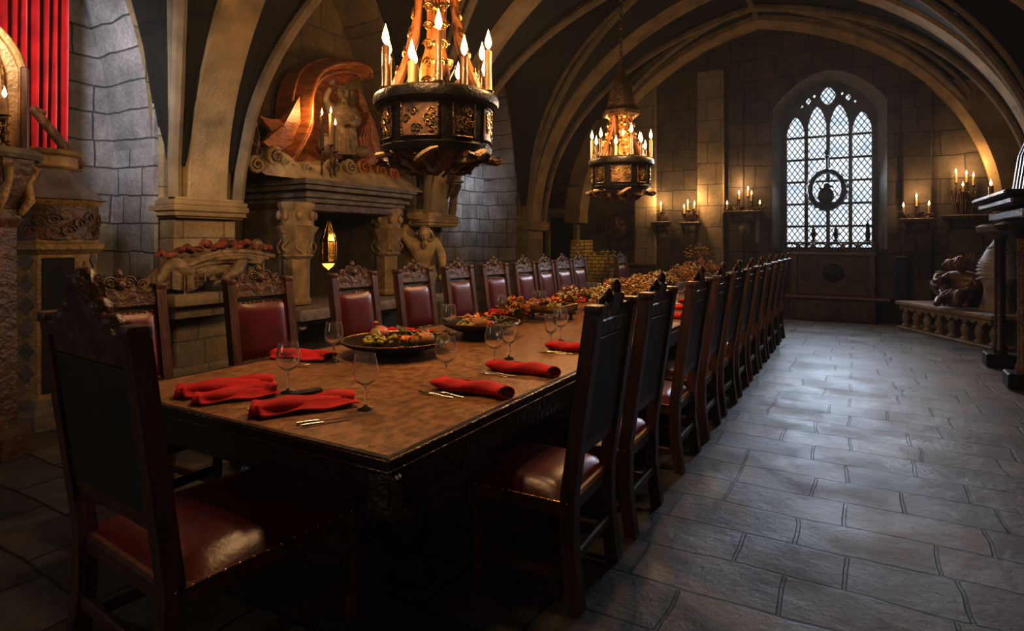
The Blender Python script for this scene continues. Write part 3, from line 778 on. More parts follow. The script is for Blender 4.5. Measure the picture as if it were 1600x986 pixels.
# ------------------------------------------------------------------ platters, food and flowers
def platter(name, label, x, y, r, h, mat=M_BOWL, z=TZ + .001):
    t = thing(name, label, 'platter', (x, y, z))
    pr = [(r * .45, 0), (r * .5, .006), (r * .42, h * .35), (r * .6, h * .45), (r * .92, h * .8), (r, h), (r * .985, h + .01), (r * .9, h * .92), (r * .55, h * .62), (0.001, h * .58)]
    MB().lathe(pr, 40, cap=False).build('bowl', mat, t)
    MB().lathe([(r * .985, h + .004), (r * 1.005, h + .012), (r * .985, h + .014), (r * .96, h + .008)], 40, cap=False).build('rim', M_BRASS, t)
    return t
def fooditem(kind, label, p, s=1, rz=0):
    mb = MB()
    if kind == 'bread':
        mb.ball((0, 0, .03), (.075, .045, .04), 16, 10)
        for k in range(3): mb.tube([(-.04 + .04 * k, -.03, .055), (-.03 + .04 * k, 0, .072), (-.02 + .04 * k, .03, .055)], .006, 6)
        o = mb.build('bread_roll', M_BREAD, None, 60)
    elif kind == 'ham':
        mb.ball((0, 0, .03), (.085, .055, .045), 16, 10, jit=.02); mb.lathe([(.012, 0), (.009, .06), (.016, .075), (.0, .085)], 10, (.07, 0, .03), mat=None)
        o = mb.build('ham_joint', M_PINK, None, 60)
    elif kind == 'grapes':
        for k in range(44):
            a = random.uniform(0, 2 * PI); rr = .085 * math.sqrt(random.random()); hh = .055 * (1 - rr / .1)
            mb.ball((rr * math.cos(a), rr * .75 * math.sin(a), .014 + random.uniform(0, hh)), random.uniform(.011, .015), 8, 6)
        o = mb.build('grape_bunch', M_GRAPE, None, 80)
    elif kind == 'salad':
        for k in range(34):
            a = random.uniform(0, 2 * PI); rr = .07 * math.sqrt(random.random()); l = random.uniform(.035, .055)
            M = Matrix.Translation((rr * math.cos(a), rr * math.sin(a), .01 + random.uniform(0, .05 * (1 - rr / .11)))) @ Matrix.Rotation(a, 4, 'Z') @ Matrix.Rotation(random.uniform(-1, .6), 4, 'Y')
            mb.add([(0, 0, 0), (l * .5, l * .32, .006), (l, 0, -.004), (l * .5, -l * .32, .006)], [[0, 1, 2, 3]], M)
        o = mb.build('salad_mound', M_LEAF, None, None)
    elif kind == 'orange':
        for k in range(26):
            a = random.uniform(0, 2 * PI); rr = .06 * math.sqrt(random.random())
            M = Matrix.Translation((rr * math.cos(a), rr * math.sin(a), .02 + random.uniform(0, .03))) @ Matrix.Rotation(a, 4, 'Z') @ Matrix.Rotation(random.uniform(-1.2, -.2), 4, 'Y')
            mb.ball((.014, 0, 0), (.018, .012, .005), 8, 5, mat=None) if k % 3 == 0 else mb.add([(0, 0, 0), (.02, .014, .004), (.04, 0, -.006), (.02, -.014, .004)], [[0, 1, 2, 3]], M)
        o = mb.build('orange_blossom', M_ORANGE, None, 60)
    elif kind == 'pear':
        mb.lathe([(.004, 0), (.026, .006), (.036, .028), (.033, .048), (.020, .07), (.013, .085), (.004, .094), (.002, .110)], 14)
        o = mb.build('ripe_pear', M_GRAPE, None, 70)
    elif kind == 'apple':
        mb.lathe([(.006, .004), (.022, 0), (.036, .016), (.039, .036), (.030, .056), (.012, .062), (.002, .054), (.002, .075)], 14)
        o = mb.build('red_apple', M_FRUIT, None, 70)
    else:
        mb.lathe([(.001, .0), (.055, .003), (.075, .02), (.08, .05), (.072, .05), (.05, .022), (.001, .02)], 20, cap=False)
        o = mb.build('small_dish', M_DKBRASS, None, 50)
    tag(o, label, {'bread': 'bread', 'ham': 'ham', 'grapes': 'grapes', 'salad': 'salad', 'orange': 'flowers', 'pear': 'pear', 'apple': 'apple'}.get(kind, 'dish'))
    o.location = p; o.rotation_euler.z = rz; o.scale = (s, s, s)
    return o
def spread(items, cx, cy, z, where):
    for kind, what, dx, dy, dz, s in items:
        fooditem(kind, what + ' ' + where, (cx + dx, cy + dy, z + dz), s, random.uniform(0, 6))
pa = platter('wide_platter', 'wide black turned platter with gilt rim, first along the table', -2.56, 2.95, .35, .085)
za = TZ + .056
spread([('ham', 'pink joint of ham on the wall-side rim of', -.20, .06, .02, 1.1), ('grapes', 'yellow grapes near the rim of', -.10, -.10, .012, 1.15), ('grapes', 'heap of olive grapes mid', .02, .0, .012, 1.1),
        ('salad', 'tossed salad leaves at the middle of', -.03, .14, .012, 1.3), ('salad', 'pale salad leaves on the far half of', .15, .12, .012, 1.3), ('orange', 'orange blossoms on the aisle side of', .13, -.09, .012, 1.1),
        ('bread', 'long bread roll on the aisle-side rim of', .23, -.01, .025, 1.1), ('pear', 'yellow pear standing on', -.15, -.03, .012, 1), ('apple', 'red apple on', .06, .20, .015, 1.1)], -2.56, 2.95, za, 'the first platter')
pb = platter('round_platter', 'black footed platter with gilt rim, second along the table', -2.47, 3.80, .30, .11)
zb_ = TZ + .066
spread([('bread', 'golden bread roll on the wall side of', -.13, .02, .012, 1.1), ('bread', 'dark bread roll in the middle of', .02, -.05, .012, 1.1), ('orange', 'orange blossoms heaped on', -.03, .09, .012, 1.4),
        ('salad', 'dry salad leaves on', .12, .06, .012, 1.2), ('grapes', 'amber grapes on', -.05, -.13, .012, 1), ('apple', 'red apple on', .13, -.08, .012, 1)], -2.47, 3.80, zb_, 'the second platter')
# gilt-railed tray on legs
t = thing('gilt_tray', 'black wooden tray with gilt gallery rail on short legs', 'tray', (-2.5, 4.95, TZ + .001))
MB().box((0, 0, .09), (.50, .36, .03), .006).build('tray_board', M_BOWL, t)
mb = MB()
for s in (-1, 1):
    mb.box((s * .245, 0, .125), (.012, .36, .045), .003).box((0, s * .175, .125), (.50, .012, .045), .003)
mb.build('rail', M_BRASS, t)
for a in (-1, 1):
    for b in (-1, 1): MB().lathe([(.018, 0), (.012, .03), (.022, .06), (.02, .08)], 10, (a * .2, b * .13, 0)).build('leg', M_BOWL, t)
spread([('bread', 'crusty bread roll on the near half of', -.1, -.05, .0, 1.2), ('orange', 'orange petals on', .08, .02, .0, 1.5), ('grapes', 'amber grapes on', .13, -.08, .0, 1.1), ('apple', 'red apple on', -.1, .09, .0, 1.1), ('salad', 'dried leaves on', .0, .09, 0, 1.3)], -2.5, 4.95, TZ + .108, 'the gilt-railed tray')
# pedestal bowls
def pedestal_bowl(label, x, y):
    t = thing('pedestal_bowl', label, 'bowl', (x, y, TZ + .001))
    MB().lathe([(.09, 0), (.085, .012), (.03, .03), (.022, .07), (.04, .085), (.13, .11), (.21, .15), (.225, .165), (.215, .165), (.12, .125), (.001, .11)], 32, cap=False).build('bowl', M_BOWL, t)
    MB().lathe([(.213, .162), (.228, .166), (.226, .174), (.212, .170)], 32, cap=False).build('rim', M_BRASS, t)
pedestal_bowl('dark pedestal bowl with gilt rim heaped with gold seed heads, nearer of two', -2.35, 5.95)
pedestal_bowl('dark pedestal bowl with gilt rim, the one further down the table', -2.25, 8.05)

def flowers(label, x, y, r, h, mats, n=70, z=TZ + .001, pot=True, name='dried_flower_arrangement'):
    t = thing(name, label, 'flowers', (x, y, z))
    if pot: MB().lathe([(.05, 0), (.055, .01), (.04, .03), (.07, .07), (.075, .10), (.06, .10), (.001, .085)], 18, cap=False).build('vase', M_DKBRASS, t)
    base = .08 if pot else .0
    st = MB(); heads = [MB() for _ in mats]; lv = MB()
    for k in range(n):
        a = random.uniform(0, 2 * PI); rr = r * math.sqrt(random.random()); zz = base + h * (random.uniform(.35, 1) * (1 - .45 * (rr / r) ** 2))
        p = Vector((rr * math.cos(a), rr * math.sin(a), zz))
        st.tube([(p.x * .15, p.y * .15, base), (p.x * .6, p.y * .6, base + zz * .45), p], .0022, 3, cap=False)
        hb = heads[k % len(mats)]
        for q in range(5):
            d = Vector((random.uniform(-1, 1), random.uniform(-1, 1), random.uniform(-.6, 1))) * .016
            hb.ball(p + d, random.uniform(.006, .012), 6, 4)
        l = random.uniform(.03, .06); M = Matrix.Translation(p * .8 + Vector((0, 0, .01))) @ Matrix.Rotation(a, 4, 'Z') @ Matrix.Rotation(random.uniform(-1, .8), 4, 'Y')
        lv.add([(0, 0, 0), (l * .5, l * .2, .004), (l, 0, 0), (l * .5, -l * .2, .004)], [[0, 1, 2, 3]], M)
    st.build('stems', M_LEAF, t, None); lv.build('leaves', M_DRIED, t, None)
    for hb, m in zip(heads, mats): hb.build('blossom', m, t, 80)
FL = [(-2.58, 4.55, .13, .16, [M_DRIED, M_ORANGE], 'low spray of dried orange flowers before the gilt-railed tray', 50), (-2.50, 5.50, .13, .20, [M_DRIED, M_FRUIT, M_PALEFLOWER], 'loose dried flowers with red heads on the wall side past the tray', 70),
      (-2.35, 5.95, .20, .15, [M_COPPERFLOWER, M_PALEFLOWER], 'gold seed heads heaped in the nearer pedestal bowl', 90), (-2.13, 5.45, .13, .2, [M_DRIED, M_PALEFLOWER], 'pale dried flowers on the aisle side past the tray', 60),
      (-2.45, 6.75, .18, .24, [M_PALEFLOWER, M_COPPERFLOWER, M_FRUIT], 'wide copper and cream dried flowers, first beyond the pedestal bowl', 110), (-2.12, 6.42, .14, .24, [M_DRIED, M_COPPERFLOWER], 'copper dried flowers close to the aisle edge, mid table', 80),
      (-2.3, 7.35, .24, .26, [M_PALEFLOWER, M_COPPERFLOWER], 'cream dried flowers midway down the long table', 120), (-2.25, 8.05, .2, .2, [M_DRIED, M_COPPERFLOWER], 'gold seed heads heaped in the further pedestal bowl', 80),
      (-2.48, 8.5, .16, .26, [M_PALEFLOWER, M_FRUIT], 'cream and red dried flowers past the further bowl, wall side', 80), (-2.13, 8.75, .16, .28, [M_COPPERFLOWER, M_ORANGE], 'copper and orange dried flowers past the further bowl, aisle side', 90),
      (-2.3, 9.4, .24, .36, [M_DRIED, M_ORANGE, M_COPPERFLOWER], 'tall golden dried flowers close to the window end of the table', 110), (-2.13, 10.0, .2, .42, [M_DRIED, M_ORANGE], 'tallest golden dried flowers at the very window end of the table', 90)]
for (x, y, r, h, mats, lab, n) in FL:
    inbowl = 'heaped in' in lab
    flowers(lab, x, y, r, h, mats, n, z=TZ + (.12 if inbowl else .001), pot=not inbowl)

# ------------------------------------------------------------------ candles
def candle_meshes(h, r, mat, fl=1.0, drips=True):
    mb = MB().lathe([(r * 1.1, 0), (r, .01), (r * .97, h * .5), (r, h - .008), (r * .8, h), (.001, h - .004)], 12, cap=False, mod=(lambda a, z: 1 + .12 * math.sin(a * 3 + z * 20)) if drips else None)
    f = MB().lathe([(.001, 0), (.008 * fl, .008 * fl), (.0125 * fl, .022 * fl), (.010 * fl, .038 * fl), (.004 * fl, .058 * fl), (.0005, .072 * fl)], 10, (0, 0, h + .006), cap=False)
    w = MB().tube([(0, 0, h - .006), (0, 0, h + .014)], .0015, 5)
    return mb, f, w
CANDLES = []
def candle(loc, h, r, mat, group, fl=1.0, drips=True, name='lit_candle'):
    b, f, w = candle_meshes(h, r, mat, fl, drips)
    o = b.build(name, mat, None, 60, loc); f.build('flame', M_FLAME, o, 80); w.build('wick', M_IRON, o)
    tag(o, 'x', 'candle', group); CANDLES.append(o); return o
def name_candles(cs, where):
    cs = sorted(cs, key=lambda o: UX(o.location))
    for i, o in enumerate(cs):
        o['label'] = ('lit candle %s, ' % where) + ('%s counting from the left' % ORD[i] if len(cs) > 1 else 'standing alone')
LIGHTS = []
def light(kind, name, loc, power, col, rad=.1, target=None, spot=60, blend=.6, size=None, spec=1.0):
    l = bpy.data.lights.new(name, kind); l.energy = power; l.color = col
    o = bpy.data.objects.new(name, l); COL.objects.link(o); o.location = loc
    if kind in ('POINT', 'SPOT'): l.shadow_soft_size = rad
    if kind == 'SPOT': l.spot_size = R(spot); l.spot_blend = blend
    if kind == 'AREA': l.shape = 'RECTANGLE'; l.size, l.size_y = size
    if target is not None: o.rotation_euler = (Vector(target) - Vector(loc)).to_track_quat('-Z', 'Y').to_euler()
    l.specular_factor = spec
    return o
WARM = (1.0, .63, .31); GOLD = (1.0, .66, .30); COOL = (.72, .83, 1.0)

# ------------------------------------------------------------------ chandeliers
def chandelier(name, label, x, y, zr, rad, strap, nc, canopy, big):
    t = thing(name, label, 'chandelier', (x, y, zr))
    q = rad / .37
    MB().lathe([(rad * .80, -.03), (rad * .93, -.035), (rad * .985, -.02), (rad * 1.0, .008), (rad * .985, .035), (rad * .93, .05), (rad * .80, .045)], 48, cap=False).build('rim', M_IRON, t)
    MB().lathe([(rad * .86, .0), (rad * .85, -.25 * q), (rad * .89, -.265 * q), (rad * .87, -.30 * q), (rad * .80, -.31 * q), (rad * .80, 0)], 48, cap=False).build('drum', M_IRON, t)
    MB().lathe([(rad * .84, -.02), (.001, -.03)], 40, cap=False).build('drum_plate', M_DKBRASS, t)
    for k in range(8):
        a = 2 * PI * k / 8 + .35
        M = Matrix.Rotation(a, 4, 'Z')
        wid = .33 if k % 2 == 0 else .20
        rows = []
        for j in range(2):
            rows.append([M @ Vector((rad * .872 * math.cos(b), rad * .872 * math.sin(b), -.05 * q - .18 * q * j)) for b in [wid * (-1 + 2 * i / 8) for i in range(9)]])
        pn = MB().grid(rows).build('painted_panel' if k % 2 == 0 else 'pierced_panel', M_PORTRAIT if k % 2 == 0 else M_DKBRASS, t, None)
        mb = MB(); loop = []
        for b in [wid * (-1 + 2 * i / 8) for i in range(9)]: loop.append(M @ Vector((rad * .88 * math.cos(b), rad * .88 * math.sin(b), -.045 * q)))
        for b in [wid * (1 - 2 * i / 8) for i in range(9)]: loop.append(M @ Vector((rad * .88 * math.cos(b), rad * .88 * math.sin(b), -.235 * q)))
        mb.tube(loop, .007, 6, closed=True); mb.build('frame', M_DKBRASS, pn)
        mb = MB().tube(loop, .003, 4, closed=True)
        for g in range(9):   # raised scroll ornament
            b = wid * random.uniform(-.7, .7); zz = -.05 * q - .18 * q * random.uniform(.15, .85)
            pts = []
            for i in range(10):
                an = i / 9 * 2.6 * PI; rr = .028 * (1 - .75 * i / 9)
                bb = b + rr * math.cos(an) / rad
                pts.append(M @ Vector((rad * .882 * math.cos(bb), rad * .882 * math.sin(bb), zz + rr * math.sin(an))))
            mb.tube(pts, .0045, 5)
        mb.build('scrollwork', M_BRASS, pn)
    # acanthus bowl below
    mb = MB().lathe([(rad * .80, -.29 * q), (rad * .74, -.32 * q), (rad * .50, -.35 * q), (rad * .26, -.375 * q), (rad * .10, -.39 * q), (.01, -.42 * q)], 40, cap=False, mod=lambda a, z: 1 + .06 * math.sin(a * 12 + z * 30))
    mb.build('underside_bowl', M_CARVEDWOOD, t)
    for k in range(14):
        a = 2 * PI * k / 14; pts = []; rr_ = []; sg = 1 if k % 2 else -1
        for i in range(14):
            s = i / 13; r_ = rad * (.90 - .62 * s + .10 * math.sin(s * 8 + k)); zz = -.30 * q - .085 * q * s - .035 * math.sin(s * 6 + k * 1.3) ** 2
            b = a + sg * .45 * math.sin(s * 3.2)
            pts.append((r_ * math.cos(b), r_ * math.sin(b), zz)); rr_.append((.026 + .010 * math.sin(s * 9 + k)) * (1 - s * .65))
        MB().tube(pts, rr_, 8, flat=.7).build('acanthus_scroll', M_CARVEDWOOD if k % 3 else M_STATUE, t)
    # crown cap in the middle
    MB().lathe([(.16, .04), (.15, .08), (.10, .10), (.08, .16), (.11, .22), (.12, .26), (.05, .33), (.015, .40), (.012, .52)], 18, mod=lambda a, z: 1 + .07 * math.sin(a * 8)).build('crown', M_BRASS, t)
    # carved straps leaning to the canopy
    for k in range(4):
        a = 2 * PI * k / 4 + .6; ca, sa = math.cos(a), math.sin(a)
        tg = Vector((-sa, ca, 0)); mb = MB()
        for off in (-1, 0, 1):
            pts = []; rr_ = []
            for i in range(18):
                s = i / 17; r_ = rad * (.70 - .46 * s - .10 * math.sin(s * PI)) + (.012 if off == 0 else 0); zz = .03 + strap * s
                wd = (.046 - .022 * s + .012 * math.sin(s * 9)) * q
                pts.append(Vector((r_ * ca, r_ * sa, zz)) + tg * off * wd); rr_.append((.030 - .012 * s + .004 * math.sin(s * 14)) * q)
            mb.tube(pts, rr_, 8)
        sp = mb.build('carved_strap', M_STRAP, t)
        mb = MB()
        for g in range(6):
            s = .06 + .17 * g; rc = rad * (.70 - .46 * s - .10 * math.sin(s * PI)) + .03
            c_ = Vector((rc * ca, rc * sa, .03 + strap * s))
            for sg in (-1, 1):
                pts = []
                for i in range(14):
                    an = i / 13 * 3 * PI; rr = .032 * (1 - .7 * i / 13); pts.append(c_ + tg * sg * (.04 + rr * math.cos(an)) + Vector((0, 0, rr * math.sin(an))))
                mb.tube(pts, .007, 5)
            mb.ball(c_, (.02, .02, .028), 8, 6)
        mb.tube([(rad * (.70 - .46 * s - .10 * math.sin(s * PI)) + .03) * Vector((ca, sa, 0)) + Vector((0, 0, .03 + strap * s)) for s in [.06 + .085 * i for i in range(11)]], .006, 5)
        mb.build('scrollwork', M_BRASS, sp)
    # hexagonal canopy and chain
    zc = strap
    MB().lathe([(.20 * q, zc), (.225 * q, zc + .01), (.22 * q, zc + .05), (.17 * q, zc + .10), (.15 * q, zc + .22), (.13 * q, zc + .30), (.07 * q, zc + .44), (.03, zc + .52), (.02, zc + .6)], 6).build('canopy', M_DKBRASS, t, 20)
    ztop = zx(x) - zr; z = zc + .58; k = 0
    mb = MB()
    while z < ztop:
        pts = []
        for i in range(10):
            an = 2 * PI * i / 10; d = .016 * math.cos(an); e = .034 * math.sin(an)
            pts.append((d, 0, z + e) if k % 2 else (0, d, z + e))
        mb.tube(pts, .006, 5, closed=True); z += .052; k += 1
    mb.build('chain', M_DKBRASS, t)
    # candle cups then candles as things of their own
    cs = []
    for k in range(nc):
        a = 2 * PI * (k + .3) / nc; rr = rad * (.90 if k % 2 == 0 else .78)
        lx, ly = rr * math.cos(a), rr * math.sin(a)
        MB().lathe([(.020, .03), (.030, .045), (.034, .055), (.020, .056)], 12, (lx, ly, 0)).build('candle_cup', M_BRASS, t)
        h = [.24, .13, .28, .17][k % 4] * (1.0 if big else .8)
        cs.append(candle((x + lx, y + ly, zr + .056), h, .021 if big else .017, M_CANDLE if k % 3 == 0 else M_DKCANDLE, 'candles on the ' + ('large near' if big else 'further') + ' chandelier', 1.7 if big else 1.5))
    for k in range(3):
        a = 2 * PI * k / 3 + 1.0; lx, ly = rad * .45 * math.cos(a), rad * .45 * math.sin(a)
        MB().lathe([(.020, -.02), (.030, .0), (.034, .055), (.020, .056)], 12, (lx, ly, 0)).build('candle_cup', M_BRASS, t)
        cs.append(candle((x + lx, y + ly, zr + .056), .22, .02, M_CANDLE, 'candles on the ' + ('large near' if big else 'further') + ' chandelier', 1.1))
    name_candles(cs, 'on the large near chandelier' if big else 'on the smaller further chandelier')
    return t
chandelier('candle_chandelier', 'large drum chandelier with painted panels hanging over the near end of the table', -2.24, 2.95, 2.345, .385, .70, 12, True, True)
chandelier('candle_chandelier', 'smaller looking drum chandelier hanging over the table near the window', -2.24, 6.28, 2.36, .36, .52, 12, True, False)
for (cx, cy, cz, e, w) in ((-2.24, 2.95, 2.66, (.66), 56), (-2.24, 6.28, 2.62, .60, 54)):
    for k in range(4):
        a = 2 * PI * k / 4 + .4
        light('POINT', 'candle_light', (cx + e * math.cos(a), cy + e * math.sin(a), cz), w, WARM, .10)
def spline_(pts, n):
    out = []; P = [Vector(p) for p in pts]; P = [2 * P[0] - P[1]] + P + [2 * P[-1] - P[-2]]
    seg = len(P) - 3
    for i in range(n + 1):
        s = min(i / n * seg, seg - 1e-6); k = int(s); f = s - k; a, b, c, d = P[k:k + 4]
        out.append(.5 * ((2 * b) + (c - a) * f + (2 * a - 5 * b + 4 * c - d) * f * f + (3 * b - a - 3 * c + d) * f ** 3))
    return out
# ------------------------------------------------------------------ figures (stone)
def hand(mb, p, d, s=1.0, curl=.5):
    d = Vector(d).normalized(); a = d.cross(Vector((0, 0, 1)))
    a = Vector((1, 0, 0)) if a.length < .1 else a.normalized(); n_ = a.cross(d)
    for k, (o_, l) in enumerate(((-.03, .07), (-.01, .085), (.01, .08), (.03, .06))):
        b = Vector(p) + a * o_ * s
        mb.tube([b, b + d * l * .55 * s, b + d * l * .85 * s + n_ * -.03 * curl * s, b + d * l * s * (1 - .25 * curl) - n_ * .06 * curl * s], [.011 * s, .010 * s, .009 * s, .006 * s], 6)
    b = Vector(p) - a * .035 * s - d * .02 * s
    mb.tube([b, b + d * .03 * s - a * .025 * s, b + d * .065 * s - a * .03 * s], [.013 * s, .011 * s, .007 * s], 6)
def face(mb, c, r, fw):
    """nose, brows, eye hollows and mouth on a head centred at c looking along fw"""
    fw = Vector(fw).normalized(); sd = fw.cross(Vector((0, 0, 1))).normalized(); up = sd.cross(fw)
    mb.tube([Vector(c) + fw * r * .95 + up * r * .2, Vector(c) + fw * r * 1.22 - up * r * .18, Vector(c) + fw * r * .98 - up * r * .25], [r * .09, r * .15, r * .1], 6)
    for s in (-1, 1):
        mb.tube([Vector(c) + fw * r * .92 + up * r * .3 + sd * s * r * .12, Vector(c) + fw * r * .88 + up * r * .36 + sd * s * r * .4, Vector(c) + fw * r * .68 + up * r * .25 + sd * s * r * .62], r * .08, 5)
        mb.ball(Vector(c) + fw * r * .84 + up * r * .12 + sd * s * r * .33, r * .13, 8, 6)
        mb.ball(Vector(c) + sd * s * r * .98, (r * .12, r * .16, r * .22), 8, 6)
    mb.tube([Vector(c) + fw * r * .85 - up * r * .48 - sd * r * .25, Vector(c) + fw * r * .98 - up * r * .46, Vector(c) + fw * r * .85 - up * r * .48 + sd * r * .25], r * .08, 5)
def hairlocks(mb, c, r, fw, n=14, l=.6, below=False):
    fw = Vector(fw).normalized()
    for k in range(n):
        a = random.uniform(0, 2 * PI); el = random.uniform(.0, 1.2)
        d = Vector((math.cos(a) * math.cos(el), math.sin(a) * math.cos(el), math.sin(el)))
        if below: d = (fw * .8 + Vector((random.uniform(-.5, .5), random.uniform(-.5, .5), -.8))).normalized()
        elif d.dot(fw) > .55: continue
        p = Vector(c) + d * r * .95
        mb.tube([p, p + d * r * .22 + Vector((0, 0, -.15 * r)), p + d * r * .18 + Vector((random.uniform(-.2, .2) * r, random.uniform(-.2, .2) * r, -l * r))], [r * .16, r * .15, r * .05], 6)
def body(pts, edges, head=None, headr=.1, fw=(0, 1, 0), hands=(), beard=False, hair=True, hs=1.0):
    me = skin_mesh('body', pts, edges); mb = MB(); merge_mb(mb, me); bpy.data.meshes.remove(me)
    if head is not None:
        mb.ball(head, (headr * .82, headr * .92, headr * 1.12), 16, 12); face(mb, head, headr, fw)
        if hair: hairlocks(mb, head, headr, fw)
        if beard: hairlocks(mb, Vector(head) - Vector((0, 0, headr * .35)), headr * .9, fw, 10, .7, True)
    for p, d in hands: hand(mb, p, d, hs)
    return mb

def facing(x, y): return math.atan2(-y, -x) - PI / 2     # local +Y towards the camera side of the hall

# bearer statue on the second pier
t = thing('bearer_statue', 'golden lit carved bearded bearer statue holding up the pier capital', 'statue', (-6.02, 7.55, 0), facing(-6.02, 7.55) + R(8))
b = body([((0, 0, 1.02), (.14, .12)), ((0, .02, 1.2), (.16, .13)), ((0, .05, 1.40), (.20, .15)), ((0, .10, 1.53), .10), ((0, .16, 1.6), .085),
          ((-.21, .03, 1.50), .10), ((-.32, .04, 1.25), .078), ((-.30, .10, 1.0), .052), ((.21, .03, 1.50), .10), ((.34, .05, 1.62), .08), ((.24, .03, 1.78), .055),
          ((0, .0, .85), (.12, .10)), ((0, 0, .62), (.075, .075)), ((0, 0, .40), (.09, .09))],
         [(0, 1), (1, 2), (2, 3), (3, 4), (2, 5), (5, 6), (6, 7), (2, 8), (8, 9), (9, 10), (0, 11), (11, 12), (12, 13)],
         (0, .20, 1.63), .115, (0, .9, -.45), [((-.295, .115, .97), (.1, .2, -1)), ((.215, .03, 1.79), (-.4, .1, .6))], True, hs=1.3)
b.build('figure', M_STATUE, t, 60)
mb = MB()
for k in range(9):
    a = -.9 + 1.8 * k / 8
    mb.tube([(a * .17, .10 + .03 * math.cos(a), 1.12), (a * .20, .13, .98), (a * .15, .12, .80 - .05 * abs(a)), (a * .10, .10, .66)], [.03, .045, .035, .012], 8)
mb.build('drapery', M_STATUE, t, 60)
MB().box((0, -.02, .2), (.34, .30, .4), .02).box((0, -.02, .40), (.42, .36, .05), .012).build('plinth', M_ARCH, t)
MB().lathe([(.26, 1.82), (.33, 1.86), (.35, 1.92), (.33, 1.97), (.36, 2.0), (.30, 2.02)], 24, (0, -.12, 0), mod=lambda a, z: 1 + .03 * math.sin(a * 10)).build('capital', M_STATUE, t)

# ------------------------------------------------------------------ fireplace on the wall side
FX = -5.6
fp = thing('stone_fireplace', 'tall dark stone fireplace with heavy moulded mantel and carved columns', 'fireplace', (-6.25, 5.85, 0))
f0 = Matrix.Translation((6.25, -5.85, 0))
def fb(mb, name, mat, parent=fp, **k):
    mb.v = [tuple(f0 @ Vector(p)) for p in mb.v]; return mb.build(name, mat, parent, **k)
mb = MB()
for (z0, z1, o_) in ((1.98, 2.04, -.10), (2.04, 2.09, -.05), (2.09, 2.13, -.12), (2.13, 2.19, -.02), (2.19, 2.225, .03), (2.225, 2.26, .0)):
    mb.box(((XL + FX + o_) / 2, 5.85, (z0 + z1) / 2), (FX + o_ - XL, 2.0 + 2 * o_, z1 - z0 + .002), .008)
fb(mb, 'mantel_shelf', M_DKSTONE, smooth=None)
fb(MB().box((-6.3, 5.85, 1.93), (1.1, 1.86, .10), .01), 'frieze', M_CARVEDWOOD)
M_BACK = plain('fireback_boards', (.055, .042, .022), .55, var=.5, scale=4, bump=.3, stretch=(6, 6, .5))
fb(MB().box((-6.78, 5.85, 1.3), (.06, 1.9, 1.2)), 'fireback', M_BACK)
for y in (5.0, 6.62):
    c = (-5.93, y, 0)
    col = fb(MB().lathe([(.17, .74), (.18, .78), (.15, .82), (.155, 1.26), (.165, 1.30)], 6, c), 'column', M_STATUE, smooth=20)
    fb(MB().lathe([(.17, 1.30), (.20, 1.33), (.17, 1.36), (.18, 1.45), (.21, 1.60), (.24, 1.64), (.26, 1.68), (.20, 1.70), (.19, 1.72), (.21, 1.90), (.23, 1.94), (.23, 1.98)], 8, c, mod=lambda a, z: 1 + .02 * math.sin(a * 16)), 'capital', M_STATUE, col, smooth=25)
    mb = MB()
    for k in range(8):
        a = 2 * PI * k / 8 + .2
        pts = [(c[0] + (.19 + .03 * math.sin(i * .6)) * math.cos(a + .15 * math.cos(i * 1.1)), c[1] + (.195 + .03 * math.sin(i * .6)) * math.sin(a + .15 * math.cos(i * 1.1)), 1.36 + .028 * i) for i in range(9)]
        mb.tube(pts, [.014 - .0008 * i for i in range(9)], 6)
        mb.ball((c[0] + .21 * math.cos(a), c[1] + .21 * math.sin(a), 1.82), (.035, .035, .06), 8, 6)
    mb.lathe([(.17, 1.36), (.185, 1.6), (.20, 1.62), (.20, 1.86)], 8, c, cap=False)
    fb(mb, 'leaf_relief', M_STATUE, col, smooth=60)
    fb(MB().box((-6.45, y, 1.3), (.7, .22, 1.2), .01), 'jamb', M_DKSTONE)
fb(MB().box((-6.15, 5.95, .66), (1.5, 2.7, .13), .02, seg=2).box((-6.2, 5.95, .57), (1.4, 2.6, .06), .01), 'hearth_slab', M_PALESTONE)
fb(MB().box((-6.5, 5.95, .27), (.75, 2.4, .54), .01), 'hearth_base', M_DKSTONE)
for y in (4.75, 5.95, 7.15):
    pts = [(-5.55 - .25 * math.sin(i / 10 * PI), y, .54 * (1 - i / 10)) for i in range(11)]
    fb(MB().tube(pts, [.05 + .02 * math.cos(i) for i in range(11)], 8), 'bracket_leg', M_PALESTONE)
# gilt lantern hanging inside
t = thing('spired_lantern', 'gold glowing pointed lantern hanging in the dark fireplace opening', 'lantern', (-6.25, 5.80, 1.215))
MB().lathe([(.10, 0), (.12, .02), (.10, .05), (.095, .28), (.12, .30), (.10, .33), (.055, .44), (.02, .56), (.008, .62)], 8).build('spire', M_BRASS, t, 20)
mb = MB()
for k in range(8):
    a = 2 * PI * k / 8; ca, sa = .104 * math.cos(a), .104 * math.sin(a); mb.tube([(ca, sa, .04), (ca, sa, .29), (ca * .6, sa * .6, .43), (0, 0, .60)], .008, 5)
mb.build('rib', M_BRASS, t)
MB().lathe([(.085, -.012), (.06, -.05), (.02, -.08), (.004, -.10)], 8).build('glow_bowl', emission('lantern_glow', (1.0, .62, .12), 2.2), t)
MB().tube([(0, 0, .60), (0, 0, .66)], .006, 6).build('hanger', M_BRASS, t)

